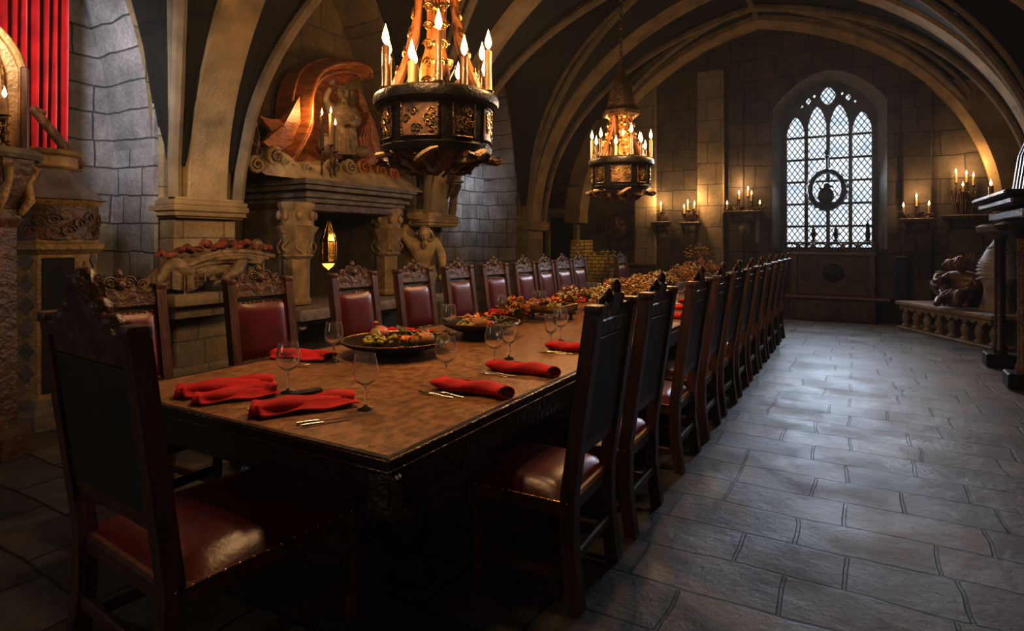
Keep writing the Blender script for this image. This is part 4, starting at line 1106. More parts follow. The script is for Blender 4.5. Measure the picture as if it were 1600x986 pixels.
# overmantel carving
def Q(u, v, x): return PX(u, v, x)
def QS(u, v, x): p = PX(u, v, -6.2); return Vector((x, p.y, p.z))
t = thing('overmantel_carving', 'great carved scroll curling over a bearded figure above the fireplace mantel', 'carving', (-6.25, 5.6, 2.262))
m0 = Matrix.Translation((6.25, -5.6, -2.262))
def ob(mb, name, mat, parent=t, **k):
    mb.v = [tuple(m0 @ Vector(p)) for p in mb.v]; return mb.build(name, mat, parent, **k)
def spline(pts, n):
    out = []; P = [Vector(p) for p in pts]; P = [2 * P[0] - P[1]] + P + [2 * P[-1] - P[-2]]
    seg = len(P) - 3
    for i in range(n + 1):
        s = min(i / n * seg, seg - 1e-6); k = int(s); f = s - k; a, b, c, d = P[k:k + 4]
        out.append(.5 * ((2 * b) + (c - a) * f + (2 * a - 5 * b + 4 * c - d) * f * f + (3 * b - a - 3 * c + d) * f ** 3))
    return out
outer = spline([(432, 252), (452, 215), (463, 180), (467, 145), (478, 112), (500, 95), (535, 89), (565, 94), (579, 108), (576, 122)], 40)
inner_ = spline([(455, 255), (474, 228), (488, 196), (488, 160), (494, 136), (508, 120), (533, 113), (553, 114), (562, 119), (564, 126)], 40)
rows = []
for k in range(9):       # carved band: convex with flutes
    s = k / 8; row = []
    for a, b in zip(outer, inner_):
        p = a * (1 - s) + b * s
        row.append(QS(p.x, p.y, -6.42 + .34 * math.sin(PI * min(1, s * 1.1)) ** .6 + .025 * math.sin(s * 19)))
    rows.append(row)
rows.insert(0, [QS(a.x, a.y, -6.62) for a in outer]); rows.append([QS(a.x, a.y, -6.52) for a in inner_])
ob(MB().grid(rows), 'scroll', M_SCROLL, smooth=50)
for k, (s, x) in enumerate(((.02, -6.3), (.5, -6.07), (.98, -6.2))):
    ob(MB().tube([QS(a.x * (1 - s) + b.x * s, a.y * (1 - s) + b.y * s, x) for a, b in zip(outer, inner_)], .022, 8), 'scroll_ridge', M_SCROLL)
# concave lit shell behind the figure
shell = spline([(575, 245), (566, 215), (560, 180), (560, 150), (566, 128)], 40)
rows = []
for k in range(11):
    s = k / 10
    rows.append([QS(a.x * (1 - s) + b.x * s, a.y * (1 - s) + b.y * s, -6.5 - .16 * math.sin(PI * s) + .012 * math.sin(s * 30)) for a, b in zip(inner_, [Vector((q.x, q.y)) for q in shell])])
ob(MB().grid(rows), 'shell', M_SCROLL, smooth=60)
def leafplate(pts, x, dep, name, mat):
    mb = MB(); n_ = len(pts); A = [Q(u, v, x) for u, v in pts]; B_ = [p + Vector((-dep, 0, 0)) for p in A]
    cen = sum(A, Vector()) / n_ + Vector((.07, 0, 0))
    mb.add(A + B_ + [cen], [[i, (i + 1) % n_, 2 * n_] for i in range(n_)] + [[i, n_ + i, n_ + (i + 1) % n_, (i + 1) % n_] for i in range(n_)])
    return ob(mb, name, mat, smooth=None)
leafplate([(405, 180), (420, 186), (438, 186), (455, 168), (468, 150), (470, 190), (455, 225), (432, 240), (412, 222), (425, 205)], -6.1, .06, 'wing', M_SCROLL)
leafplate([(393, 176), (399, 178), (404, 210), (408, 240), (398, 244), (394, 215)], -6.05, .06, 'spike', M_CARVEDWOOD)
leafplate([(384, 206), (389, 210), (400, 235), (406, 250), (397, 252)], -6.0, .06, 'spike', M_CARVEDWOOD)
leafplate([(577, 175), (586, 190), (594, 222), (598, 246), (584, 262), (566, 246), (561, 214)], -6.12, .10, 'wing', M_SCROLL)
leafplate([(560, 138), (568, 150), (578, 178), (572, 182), (562, 165)], -6.3, .08, 'spike', M_SCROLL)
for k in range(4):
    s = .2 + .2 * k
    ob(MB().tube([Q(577 + 4 * s, 178 + 6 * s, -6.07), Q(562 + 22 * s, 215, -6.04), Q(568 + 24 * s, 248, -6.04)], .012, 6), 'scroll_ridge', M_SCROLL)
# lumpy carved base along the mantel
prof = spline([(386, 262), (396, 240), (410, 232), (425, 228), (440, 235), (455, 248), (475, 252), (500, 250), (520, 256), (545, 250), (565, 246), (585, 254), (605, 258), (622, 272), (634, 286)], 60)
rows = []
for k in range(8):
    s = k / 7; row = []
    for i, p in enumerate(prof):
        top = Q(p.x, p.y, -6.15); hgt = max(.03, top.z - 2.262)
        row.append((-6.55 + .75 * s + random.uniform(-.02, .02), top.y, 2.262 + max(0, hgt * math.sin(PI * min(1, .15 + s * .85)) ** .8) * random.uniform(.82, 1.05) - (0 if 0 < k < 7 else hgt * .0)))
    rows.append(row)
rows[-1] = [(x, y, 2.262) for x, y, z in rows[-1]]
ob(MB().grid(rows), 'rockwork', M_STATUE, smooth=60)
for (u, v, r) in ((397, 258, .11), (428, 246, .13), (448, 262, .10), (478, 266, .09), (520, 262, .12), (545, 262, .11), (566, 262, .14), (592, 268, .11), (612, 272, .10)):
    c = Q(u, v, -5.98); mb = MB()
    for w_ in range(3):
        pts = []
        for i in range(16):
            an = i / 15 * 3.2 * PI + w_; rr = r * (1 - .8 * i / 15); pts.append(c + Vector((.02 * i / 15 + .05 * w_ - .05, rr * math.cos(an), rr * .9 * math.sin(an))))
        mb.tube(pts, [.030 * (1 - .6 * i / 15) for i in range(16)], 6)
    ob(mb, 'rosette', M_STATUE if u < 560 else M_SCROLL, smooth=60)
# bearded figure
M_FIG = plain('dim_carved_stone', (.17, .12, .07), .6, var=.5, scale=12, bump=.8, bscale=25)
c0 = Q(536, 250, -6.15)
fg = body([((0, 0, .35), (.15, .11)), ((0, 0, .10), (.20, .14)), ((0, .01, .58), (.15, .10)), ((0, .02, .76), .07), ((0, .05, .85), .06), ((-.16, .02, .68), .07), ((-.20, .10, .50), .06), ((-.08, .17, .46), .045), ((.16, .02, .68), .07), ((.24, .08, .82), .055), ((.16, .12, .98), .04)],
          [(0, 1), (0, 2), (2, 3), (3, 4), (2, 5), (5, 6), (6, 7), (2, 8), (8, 9), (9, 10)], (0, .06, .92), .105, (0, 1, -.2), [((-.06, .18, .46), (1, .3, 0)), ((.15, .13, 1.0), (-.2, .2, 1))], True)
for k in range(12):
    a = -1 + 2 * k / 11
    fg.tube([(a * .12, .10, .60), (a * .16, .13, .35), (a * .19, .15 + .02 * (k % 2), .05)], [.018, .024, .03], 6)
Mf = Matrix.Translation(c0) @ Matrix.Rotation(facing(c0.x, c0.y), 4, 'Z')
fg.lathe([(.05, .02), (.10, .06), (.13, .14), (.11, .22), (.05, .28), (.07, .32)], 14, (.22, .16, 0)).lathe([(.04, .02), (.09, .05), (.10, .12), (.05, .18)], 12, (-.26, .14, 0))
fg.v = [tuple(Mf @ Vector(p)) for p in fg.v]
ob(fg, 'bearded_figure', M_FIG, smooth=60)
# mantel candles on slim sticks
cs = []
for k, (u, vb) in enumerate(((503, 232), (517, 226), (524, 236))):
    p = Q(u, vb, -5.88)
    s = thing('candlestick', ['dark slim candlestick before the bearded figure, outermost of three', 'slim candlestick before the bearded figure, middle of three', 'slim candlestick before the bearded figure, innermost of three'][k], 'candlestick', (p.x, p.y, 2.262), group='candlesticks on the mantel')
    hh = p.z - 2.262
    MB().lathe([(.05, 0), (.05, .012), (.018, .03), (.012, hh * .5), (.02, hh * .55), (.012, hh * .6), (.014, hh - .03), (.034, hh - .01), (.03, hh)], 12).build('stem', M_DKBRASS, s)
    MB().lathe([(.034, hh - .012), (.042, hh - .004), (.040, hh)], 12).build('drip_pan', M_BRASS, s)
    cs.append(candle((p.x, p.y, p.z + .001), [.42, .40, .33][k], .024, [M_DKCANDLE, M_CANDLE, M_CANDLE][k], 'candles over the fireplace', 1.2))
name_candles(cs, 'in front of the carved overmantel figure')
light('POINT', 'candle_light', Q(500, 172, -5.9), 16, WARM, .06)
light('SPOT', 'lantern_light', (-6.05, 5.80, 1.62), 14, (1, .72, .22), .05, (-6.75, 5.86, 1.0), 70, .8)

# ------------------------------------------------------------------ reclining carving on the first pier
c0 = Vector((-5.68, 3.62, 0))
struct(MB().box((-5.72, 3.72, .94), (.40, .95, .12), .03, seg=2).box((-5.78, 3.72, .82), (.28, .8, .14), .03, seg=2).build('corbel_trim', M_WARMWALL))
t = thing('reclining_carving', 'carved draped reclining figure with red fruit garland on the pier ledge', 'carving', (c0.x, c0.y + .05, 1.0), facing(c0.x, c0.y) + R(20))
b = body([((0, 0, .16), (.13, .12)), ((-.16, .0, .24), (.14, .12)), ((-.32, .0, .34), (.15, .12)), ((-.42, .02, .42), .07), ((.18, .08, .2), .11), ((.36, .10, .30), .085), ((.50, .12, .08), .06), ((.16, -.04, .22), .10), ((.40, -.02, .22), .08), ((.60, .03, .06), .055),
          ((-.30, .13, .32), .075), ((-.20, .20, .18), .06), ((-.06, .22, .12), .045), ((-.36, -.12, .34), .07), ((-.52, -.10, .22), .06), ((-.6, .02, .1), .045)],
         [(0, 1), (1, 2), (2, 3), (0, 4), (4, 5), (5, 6), (0, 7), (7, 8), (8, 9), (2, 10), (10, 11), (11, 12), (2, 13), (13, 14), (14, 15)], (-.50, .02, .44), .085, (-.3, .5, -.8), [((-.05, .225, .115), (1, .1, -.2)), ((-.6, .04, .09), (.2, 1, -.2))])
b.build('figure', M_FIG, t, 60)
def cloth(p0, p1, drop, fold, n=40, m=14, out=.14):
    rows = []
    for j in range(m + 1):
        f = j / m; row = []
        for i in range(n + 1):
            g = i / n; x = p0[0] + (p1[0] - p0[0]) * g; z0 = p0[2] + (p1[2] - p0[2]) * g; y0 = p0[1] + (p1[1] - p0[1]) * g
            wv = math.sin(g * fold * 2 * PI + 1.3 * f) + .4 * math.sin(g * fold * 4.7 * PI + f)
            row.append((x + .02 * wv * f, y0 + out * math.sin(min(1, f * 1.6) * PI / 2) + .022 * wv * (.3 + f), z0 + .04 * math.sin(f * PI) - drop * f * f * (1 + .25 * math.sin(g * 7))))
        rows.append(row)
    return MB().grid(rows)
cloth((-.55, -.04, .36), (.25, .0, .34), .30, 6).build('drapery', M_FIG, t, 70)
cloth((.05, .0, .32), (.62, .05, .14), .20, 4).build('drapery', M_FIG, t, 70)
mb = MB()
for k in range(4):
    pts = [(-.62 + .04 * k + random.uniform(-.03, .03), .10 + .02 * k, .34 - .02 * k), (-.30 + .03 * k, .14 + random.uniform(0, .04), .40 - .03 * k), (.05 + .04 * k, .12 + random.uniform(0, .05), .36 - .035 * k), (.45 + .02 * k, .12, .16 - .012 * k)]
    mb.tube(spline_(pts, 14), [.028] * 15, 7)
mb.build('cloth_roll', M_FIG, t, 60)
mb = MB()
for k in range(20):
    s_ = k / 19; c_ = Vector((.42 - 1.02 * s_, .05 + .05 * math.sin(k * 2.1), .36 + .12 * math.sin(s_ * 2.6) + .03 * math.cos(k * 1.7)))
    mb.ball(c_, (random.uniform(.035, .06), random.uniform(.03, .045), random.uniform(.028, .045)), 10, 7, mat=Matrix.Rotation(random.uniform(-1, 1), 4, 'Y'), jit=.06)
    mb.add([c_ + Vector((.02, .04, .01)), c_ + Vector((.06, .06, .03)), c_ + Vector((.09, .04, -.01)), c_ + Vector((.05, .05, -.03))], [[0, 1, 2, 3]])
mb.build('fruit_garland', plain('dull_red_carving', (.15, .04, .022), .6, var=.7, scale=9, bump=.4), t, 60)

# ------------------------------------------------------------------ wall sconces with candles
def sconce(label, x, y, z, n_dir, w_, spots, mat=M_DKBRASS, deep=.22, power=5, group_where='', hh=.12, frame=False):
    """a bracket shelf with a leafy cup; spots: (offset along the wall, candle foot height, candle height)"""
    rz = math.atan2(n_dir[1], n_dir[0]) - PI / 2
    t = thing('wall_sconce', label, 'sconce', (x, y, z), rz)
    MB().box((0, deep / 2, -.025), (w_, deep, .04), .01).box((0, deep / 2 - .02, -.06), (w_ * .86, deep * .8, .04), .01).build('shelf', M_CARVEDWOOD, t)
    mb = MB()
    for s in (-1, 1):
        mb.tube([(s * w_ * .3, .02, -.30), (s * w_ * .3, deep * .45, -.22), (s * w_ * .32, deep * .75, -.08)], [.018, .03, .035], 8)
    mb.tube([(-w_ * .31, deep * .4, -.22), (w_ * .31, deep * .4, -.22)], .018, 6)
    mb.build('bracket', M_CARVEDWOOD, t)
    mb = MB(); wid = max(abs(s[0]) for s in spots) + .07
    for k in range(26):
        a = random.uniform(0, 2 * PI); rr = random.uniform(.3, 1); p = Vector((wid * rr * math.cos(a), deep / 2 + deep * .35 * rr * math.sin(a), 0))
        hq = random.uniform(.35, 1) * hh
        mb.tube([p * .7 + Vector((0, deep * .15, 0)), p + Vector((0, 0, hq * .6)), p * 1.12 + Vector((random.uniform(-.02, .02), 0, hq))], [.02, .016, .006], 6)
        mb.ball(p * 1.1 + Vector((0, 0, hq)), random.uniform(.012, .024), 6, 5)
    mb.build('leafy_mount', mat, t, 60)
    if frame:
        mb = MB()
        mb.box((0, .03, -.11), (w_ * .9, .06, .10), .015).box((-w_ * .38, .03, -.42), (.08, .06, .54), .01).box((w_ * .38, .03, -.42), (.08, .06, .54), .01)
        mb.lathe([(.001, 0), (.13, .0), (.15, .03), (.10, .07), (.04, .10), (.001, .11)], 16, mat=Matrix.Translation((0, .0, -.38)) @ Matrix.Rotation(R(-90), 4, 'X') @ Matrix.Diagonal((1, 1.5, 1, 1)), cap=False)
        mb.build('relief_frame', M_DKSTONE, t)
    cs = []
    M = Matrix.Rotation(rz, 4, 'Z')
    for (dx, zf, h) in spots:
        if zf > .03: MB().lathe([(.03, 0), (.012, .02), (.012, zf - .03), (.03, zf - .008), (.028, zf)], 10, (dx, deep / 2, 0)).build('candle_stick', mat, t)
        else: MB().lathe([(.034, -.004), (.038, zf)], 10, (dx, deep / 2, 0)).build('candle_stick', mat, t)
        p = Vector((x, y, z)) + M @ Vector((dx, deep / 2, zf + .001))
        cs.append(candle(p, h, .018, M_CANDLE, 'candles on the wall sconces', 1.25))
    name_candles(cs, group_where)
    c = Vector((x, y, z)) + M @ Vector((0, deep / 2 + .16, max(s[1] + s[2] for s in spots) + .10))
    light('POINT', 'candle_light', c, power, WARM, .06)
yb = Y1 - .02
pz = lambda u, v: PY(u, v, yb - .1)
p = pz(1033, 346); sconce('small wall shelf with a single candle beside the round shield', p.x, yb, p.z, (0, -1), .42, [(0, .20, .16)], power=24, group_where='on the small shelf beside the shield', hh=.22)
p = pz(1081, 347); sconce('wall shelf with a leafy three-candle mount, second from the shield', p.x, yb - .14, p.z, (0, -1), .46, [(-.09, .22, .14), (.05, .26, .14), (.13, .18, .12)], power=38, group_where='on the leafy wall shelf', hh=.28)
p = pz(1161, 329); sconce('wide carved ledge with five candles beside the tall window', p.x, yb, p.z, (0, -1), .74, [(-.33, .02, .10), (-.17, .2, .12), (-.10, .30, .12), (.08, .24, .1), (.32, .03, .10)], power=28, group_where='on the wide ledge near the window', hh=.12, frame=True)
p = pz(1431, 341); sconce('wall shelf with three candles past the window on the aisle side', p.x, yb - .12, p.z, (0, -1), .52, [(-.19, .08, .14), (.0, .22, .14), (.2, .06, .14)], power=18, group_where='on the shelf past the window', hh=.12)
p = PY(1508, 335, yb - .2); sconce('corner shelf with a four-branched candelabrum above the stone bench', p.x, yb, p.z, (0, -1), .70, [(-.13, .52, .14), (-.03, .58, .12), (.02, .40, .1), (.12, .58, .16)], power=26, group_where='on the corner shelf candelabrum', hh=.5)
sconce('ornate candle bracket on the pier beyond the bearer statue', -5.84, 8.02, 2.52, (1, 0), .26, [(-.06, .20, .10), (.03, .20, .12), (.09, .12, .1)], power=5, group_where='on the pier bracket', hh=.14)

# round shield
p = PY(965, 355, yb); t = thing('hanging_shield', 'dark round shield with raised boss hung on the far wall', 'shield', (p.x, yb, p.z))
Ms = Matrix.Rotation(R(90), 4, 'X')
MB().lathe([(.001, .09), (.06, .085), (.08, .05), (.24, .035), (.28, .0), (.001, -.005)], 32, mat=Ms, cap=False).build('face', M_CARVEDWOOD, t)
MB().tube([(.29 * math.cos(2 * PI * i / 40), -.02, .29 * math.sin(2 * PI * i / 40)) for i in range(40)], .035, 8, closed=True).build('rim', M_DKBRASS, t)
mb = MB()
for k in range(5):
    a = 2 * PI * k / 5 + .3; mb.tube([(.08 * math.cos(a), -.06, .08 * math.sin(a)), (.16 * math.cos(a + .2), -.055, .16 * math.sin(a + .2)), (.23 * math.cos(a), -.045, .23 * math.sin(a))], [.02, .025, .01], 7)
mb.build('relief', M_DKBRASS, t)

# doorway in the far corner with a carved shelf above
d = bpy.data.objects.new('door_1', None); COL.objects.link(d); d.location = (PY(880, 378, yb).x, yb, 0); struct(d)
MB().box((0, -.04, 1.05), (.62, .06, 2.1), .01).build('doorway_shade', M_DARK, d)  # black slab painted as the shade inside the doorway opening
MB().box((-.38, -.06, 1.1), (.14, .12, 2.2), .02).box((.38, -.06, 1.1), (.14, .12, 2.2), .02).box((0, -.07, 2.25), (.95, .14, .16), .03).build('door_frame', M_WARMX, d)
p = PY(885, 290, yb - .15)
t = thing('carved_wall_shelf', 'dark carved shelf above the far corner doorway', 'shelf', (p.x, yb, p.z))
MB().box((0, -.15, -.03), (.85, .30, .06), .01).box((0, -.12, -.12), (.7, .22, .13), .02).build('shelf_board', M_CARVEDWOOD, t)
MB().tube([(-.25, -.02, -.42), (-.25, -.12, -.3), (-.25, -.2, -.17)], [.03, .05, .04], 8).tube([(.25, -.02, -.42), (.25, -.12, -.3), (.25, -.2, -.17)], [.03, .05, .04], 8).box((0, -.1, -.3), (.5, .05, .05), .01).build('bracket', M_CARVEDWOOD, t)
for k, (dx, lab) in enumerate(((-.2, 'dull red draped figurine on the corner shelf, wall side'), (.2, 'dull red draped figurine on the corner shelf, table side'))):
    f = body([((0, 0, .18), (.08, .07)), ((0, 0, .03), (.12, .09)), ((0, .0, .30), (.09, .06)), ((0, .01, .40), .04), ((-.10, .01, .34), .04), ((-.13, .07, .22), .03), ((.10, .01, .34), .04), ((.14, .06, .42), .03)],
             [(0, 1), (0, 2), (2, 3), (2, 4), (4, 5), (2, 6), (6, 7)], (0, .015, .465), .06, (0, 1, 0))
    o = f.build('draped_figurine', M_DKRED, None, 60); tag(o, lab, 'figurine'); o.location = (p.x + dx, yb - .15, p.z + .002); o.rotation_euler.z = PI

# gold lit brick stub, chest and cupboard along the far wall
p = PY(910, 375, 12.55); t = thing('brick_pillar', 'stepped pale brick pillar glowing gold by the far chair', 'pillar', (p.x, 12.55, 0))
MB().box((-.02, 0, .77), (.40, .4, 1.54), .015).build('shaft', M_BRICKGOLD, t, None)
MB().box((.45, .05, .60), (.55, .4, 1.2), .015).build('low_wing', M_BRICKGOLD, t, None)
mb = MB()
for k in range(16): mb.ball((.2 + random.uniform(-.02, .55), random.uniform(-.1, .15), 1.21 + random.uniform(0, .06)), random.uniform(.03, .06), 7, 5, jit=.2)
mb.build('rubble', M_BRICKGOLD, t, None, )
light('SPOT', 'gold_uplight', (-4.6, 11.3, 1.9), 40, (1, .66, .2), .1, (-5.25, 12.5, 1.1), 45, .7)
def chest(label, x, y, w_, dp, h):
    t = thing('carved_chest', label, 'chest', (x, y, 0))
    MB().box((0, 0, h * .48), (w_, dp, h * .88), .012).build('body', M_CARVEDWOOD, t)
    MB().box((0, 0, h - .025), (w_ + .08, dp + .06, .05), .012).build('lid', M_WOODH, t)
    MB().box((0, -dp / 2 - .008, h * .5), (w_ * .8, .02, h * .55), .006).build('front_panel', M_CARVEDWOOD, t)
    for s in (-1, 1): MB().box((s * (w_ / 2 - .05), 0, .04), (.1, dp + .02, .08), .01).build('foot', M_WOOD, t)
chest('dark carved chest under the round shield', -4.25, 12.95, .75, .45, 1.02)
chest('dark carved chest under the wide candle ledge', -2.95, 12.90, .9, .45, .98)
flowers('brown dried plants spilling over the chest under the wide ledge', -2.9, 12.85, .3, .4, [M_DRIED, M_COPPERFLOWER], 60, z=.982, pot=True, name='dried_plant')

# ------------------------------------------------------------------ window dressing
p = PY(1292, 296, Y1 + .2); t = thing('hanging_medallion', 'dark oval ring with a perched bird silhouette hanging before the window glass', 'ornament', (p.x, Y1 + .2, p.z))
mb = MB().tube([(.30 * math.cos(2 * PI * i / 40), 0, .37 * math.sin(2 * PI * i / 40)) for i in range(40)], [.058 + .010 * math.sin(i * 2) for i in range(40)], 8, closed=True); mb.build('ring', M_IRON, t)
mb = MB()
for k in range(22):
    a = 2 * PI * k / 22; mb.tube([(.33 * math.cos(a), 0, .40 * math.sin(a)), (.38 * math.cos(a + .1), 0, .45 * math.sin(a + .1)), (.36 * math.cos(a + .2), 0, .42 * math.sin(a + .2))], .012, 5)
mb.build('leaf_edge', M_IRON, t)
mb = MB().ball((-.02, 0, -.12), (.15, .06, .17), 14, 10).ball((.0, 0, .06), (.07, .05, .08), 12, 8).tube([(.05, 0, .06), (.10, 0, .05), (.13, 0, .02)], [.03, .018, .004], 6).tube([(-.05, 0, -.1), (-.12, 0, .04), (-.16, 0, .16)], [.06, .05, .01], 6, flat=.5).tube([(.05, 0, -.08), (.14, 0, -.02), (.2, 0, -.16)], [.05, .04, .01], 6, flat=.5).box((0, 0, -.30), (.34, .05, .10), .02)
mb.build('bird', M_IRON, t, 60)
MB().tube([(0, 0, .40), (0, 0, .75)], .025, 8).lathe([(.02, .62), (.06, .66), (.03, .7), (.05, .74), (.02, .78)], 10).build('hanger', M_IRON, t)
for k, (u, lab) in enumerate(((1271, 'small dark figurine on the window sill rail, towards the table'), (1306, 'small dark figurine at the middle of the window sill rail'), (1356, 'slim dark finial figure on the window sill rail, aisle end'))):
    p = PY(u, 373, Y1 + .1); mb = MB().lathe([(.05, 0), (.045, .02), (.02, .05), (.035, .10), (.05, .16), (.03, .20), (.035, .24), (.015, .28), (.006, .34)] if k < 2 else [(.05, 0), (.03, .04), (.045, .1), (.03, .28), (.04, .32), (.012, .36), (.004, .46)], 12)
    if k < 2: mb.tube([(-.07, 0, .13), (0, 0, .18), (.07, 0, .14)], [.012, .02, .012], 6)
    o = mb.build('sill_figurine', M_IRON); tag(o, lab, 'figurine'); o.location = (p.x, Y1 + .1, 1.505)
t = thing('sill_rail', 'low dark pierced rail with round loops along the window sill', 'rail', (wc, Y1 + .1, WZ0))
MB().box((0, 0, .125), (1.62, .09, .035), .01).build('top_rail', M_DKSTONE, t)
for k in range(6):
    cx = -.66 + .265 * k
    MB().tube([(cx + .11 * math.cos(2 * PI * i / 20), 0, .055 + .05 * math.sin(2 * PI * i / 20)) for i in range(20)], .016, 6, closed=True).build('loop', M_IRON, t)
    MB().box((cx + .132, 0, .055), (.04, .06, .11), .008).build('post', M_DKSTONE, t)
# carved settle
sx0, sx1 = -1.12, .32
t = thing('carved_settle', 'dark carved oak settle with round boss standing under the tall window', 'settle', ((sx0 + sx1) / 2, 13.05, 0)); sw = sx1 - sx0
MB().box((0, .25, .80), (sw, .06, .96), .01).build('back_board', M_CARVEDWOOD, t)
for s in (-1, 1): MB().box((s * (sw / 2 - .05), .22, .70), (.11, .12, 1.2), .015).build('stile', M_WOODH, t)
MB().box((0, .21, 1.26), (sw + .04, .14, .07), .015).build('top_rail', M_WOODH, t)
MB().box((0, .21, .50), (sw - .2, .1, .08), .012).build('bottom_rail', M_WOODH, t)
MB().box((.06, -.02, .43), (sw + .35, .56, .05), .012).build('seat', M_WOODH, t)
MB().box((0, -.18, .20), (sw, .05, .40), .01).build('front_panel', M_CARVEDWOOD, t)
for s in (-1, 1): MB().box((s * (sw / 2 - .04), .0, .2), (.08, .46, .4), .01).build('leg', M_WOODH, t)
MB().lathe([(.001, .10), (.08, .09), (.13, .05), (.17, .04), (.19, 0)], 28, mat=Matrix.Translation((.02, .22, .88)) @ Ms, cap=False).build('boss', M_IRON, t)
mb = MB()
for k in range(46):
    x = random.uniform(-sw / 2 + .14, sw / 2 - .14); z = random.uniform(.6, 1.18)
    if abs(x) < .24 and abs(z - .88) < .24: continue
    pts = []; sg = random.choice((-1, 1)); r0 = random.uniform(.05, .09)
    for i in range(12):
        an = i / 11 * 2.5 * PI; rr = r0 * (1 - .8 * i / 11); pts.append((x + sg * rr * math.cos(an), .215, z + rr * math.sin(an)))
    mb.tube(pts, .009, 5)
mb.box((0, .225, .88), (sw - .25, .012, .62))
mb.build('scroll_relief', M_CARVEDWOOD, t, 60)
o = MB().box((0, 0, .62), (.20, .30, 1.24), .02).build('draped_post', plain('blue_black_cloth', (.012, .014, .022), .8)); tag(o, 'blue-black draped post standing at the aisle end of the settle', 'post'); o.location = (.72, 13.1, 0)

# ------------------------------------------------------------------ stone bench with statues on the aisle side
A_, B_ = PZ(1404, 513, 0), PZ(1546, 546, 0)
ed = (B_ - A_).normalized(); nr = Vector((-ed.y, ed.x, 0)); nr = nr if nr.x > 0 else -nr
LB = (B_ - A_).length; BH = .48
t = thing('stone_bench', 'pale worn stone bench on turned balusters along the aisle wall', 'bench', (A_.x, A_.y, 0), math.atan2(ed.y, ed.x))
sgn = 1 if Matrix.Rotation(math.atan2(ed.y, ed.x), 3, 'Z') @ Vector((0, 1, 0)) @ Vector((nr.x, nr.y, 0)) > 0 else -1
def loc_b(s, d, z): return A_ + ed * s + nr * d + Vector((0, 0, z))
MB().box((LB / 2, sgn * .36, BH - .035), (LB + .12, .78, .07), .02, seg=2).build('bench_top', M_PALESTONE, t)
mb = MB()
for k in range(6):
    x0 = LB * k / 6; w_ = LB / 6
    mb.prism([(x0, BH - .07), (x0 + w_, BH - .07), (x0 + w_ * .98, BH - .16), (x0 + w_ * .75, BH - .11), (x0 + w_ * .5, BH - .19), (x0 + w_ * .25, BH - .11), (x0 + w_ * .02, BH - .16)], .05)
mb.v = [(x, y + sgn * .04, z) for x, y, z in mb.v]
mb.build('scalloped_apron', M_PALESTONE, t, None)
for k in range(8):
    MB().lathe([(.06, .03), (.065, .06), (.035, .10), (.055, .18), (.06, .22), (.03, .30), (.045, .36), (.06, .40)], 12, (.04 + (LB - .08) * k / 7, sgn * .10, 0)).build('baluster', M_PALESTONE, t)
MB().box((LB / 2, sgn * .36, .02), (LB + .1, .74, .04), .01).build('bench_foot', M_PALESTONE, t)
MB().box((LB / 2, sgn * .66, .22), (LB, .06, .40), .01).build('back_slab', M_DKSTONE, t)
def seated(label, s, d, sc_, rz, mat, lean=0):
    f = body([((0, 0, .12), (.13, .12)), ((0, -.02, .28), (.12, .10)), ((0, .0, .42), (.14, .10)), ((0, .02, .52), .055), ((-.08, .16, .14), .085), ((-.10, .34, .24), .065), ((-.10, .42, .04), .045), ((.08, .18, .12), .085), ((.14, .36, .12), .06), ((.10, .52, .04), .042),
              ((-.16, .0, .45), .06), ((-.22, .08, .30), .05), ((-.12, .22, .26), .036), ((.16, .0, .45), .06), ((.24, .10, .36), .05), ((.16, .24, .42), .036)],
             [(0, 1), (1, 2), (2, 3), (0, 4), (4, 5), (5, 6), (0, 7), (7, 8), (8, 9), (2, 10), (10, 11), (11, 12), (2, 13), (13, 14), (14, 15)], (0, .05, .62), .105, (0, 1, -.15), [((-.11, .235, .255), (.5, 1, 0)), ((.155, .25, .425), (-.3, 1, .3))], hs=.9)
    for k in range(6):
        a = -1 + 2 * k / 5; f.tube([(a * .14, .06, .22), (a * .17, .2, .17), (a * .16, .3, .03)], [.03, .035, .025], 6)
    o = f.build('seated_statue', mat, None, 60); tag(o, label, 'statue', None)
    o.location = loc_b(s, d, BH + .012); o.rotation_euler.z = rz; o.scale = (sc_,) * 3; return o
M_BRONZE = plain('red_brown_bronze', (.115, .055, .032), .4, metal=.25, var=.5, scale=8, bump=.3, bscale=20)
seated('red-brown seated child statue on the stone bench, the one towards the window', LB * .30, .42, 1.0, facing(1, 11) + R(25), M_BRONZE)
seated('red-brown seated child statue with outstretched leg, mid stone bench', LB * .54, .30, 1.08, facing(1, 11) + R(-25), M_BRONZE)
o = seated('dark slumped seated statue at the window end of the stone bench', LB * .12, .50, .72, facing(1, 11) + R(50), M_DKSTONE)
# straw sheaf
mb = MB()
for k in range(90):
    a = random.uniform(-.5, .5); b2 = random.uniform(-.25, .25)
    mb.tube([(a * .25, b2 * .3, 0), (a * .35, b2 * .5, .30), (a * .7 + random.uniform(-.1, .1), b2 + random.uniform(-.06, .06), random.uniform(.5, .82))], [.008, .007, .004], 4)
mb.tube([(.13 * math.cos(2 * PI * i / 16), .10 * math.sin(2 * PI * i / 16), .26) for i in range(16)], .02, 6, closed=True)
o = mb.build('straw_sheaf', plain('dull_straw', (.24, .15, .07), .7, var=.4, scale=20)); tag(o, 'tied sheaf of dull straw standing behind the bench statues', 'sheaf'); o.scale = (.8, .8, 1.1); o.location = loc_b(LB * .44, .62, BH + .002)
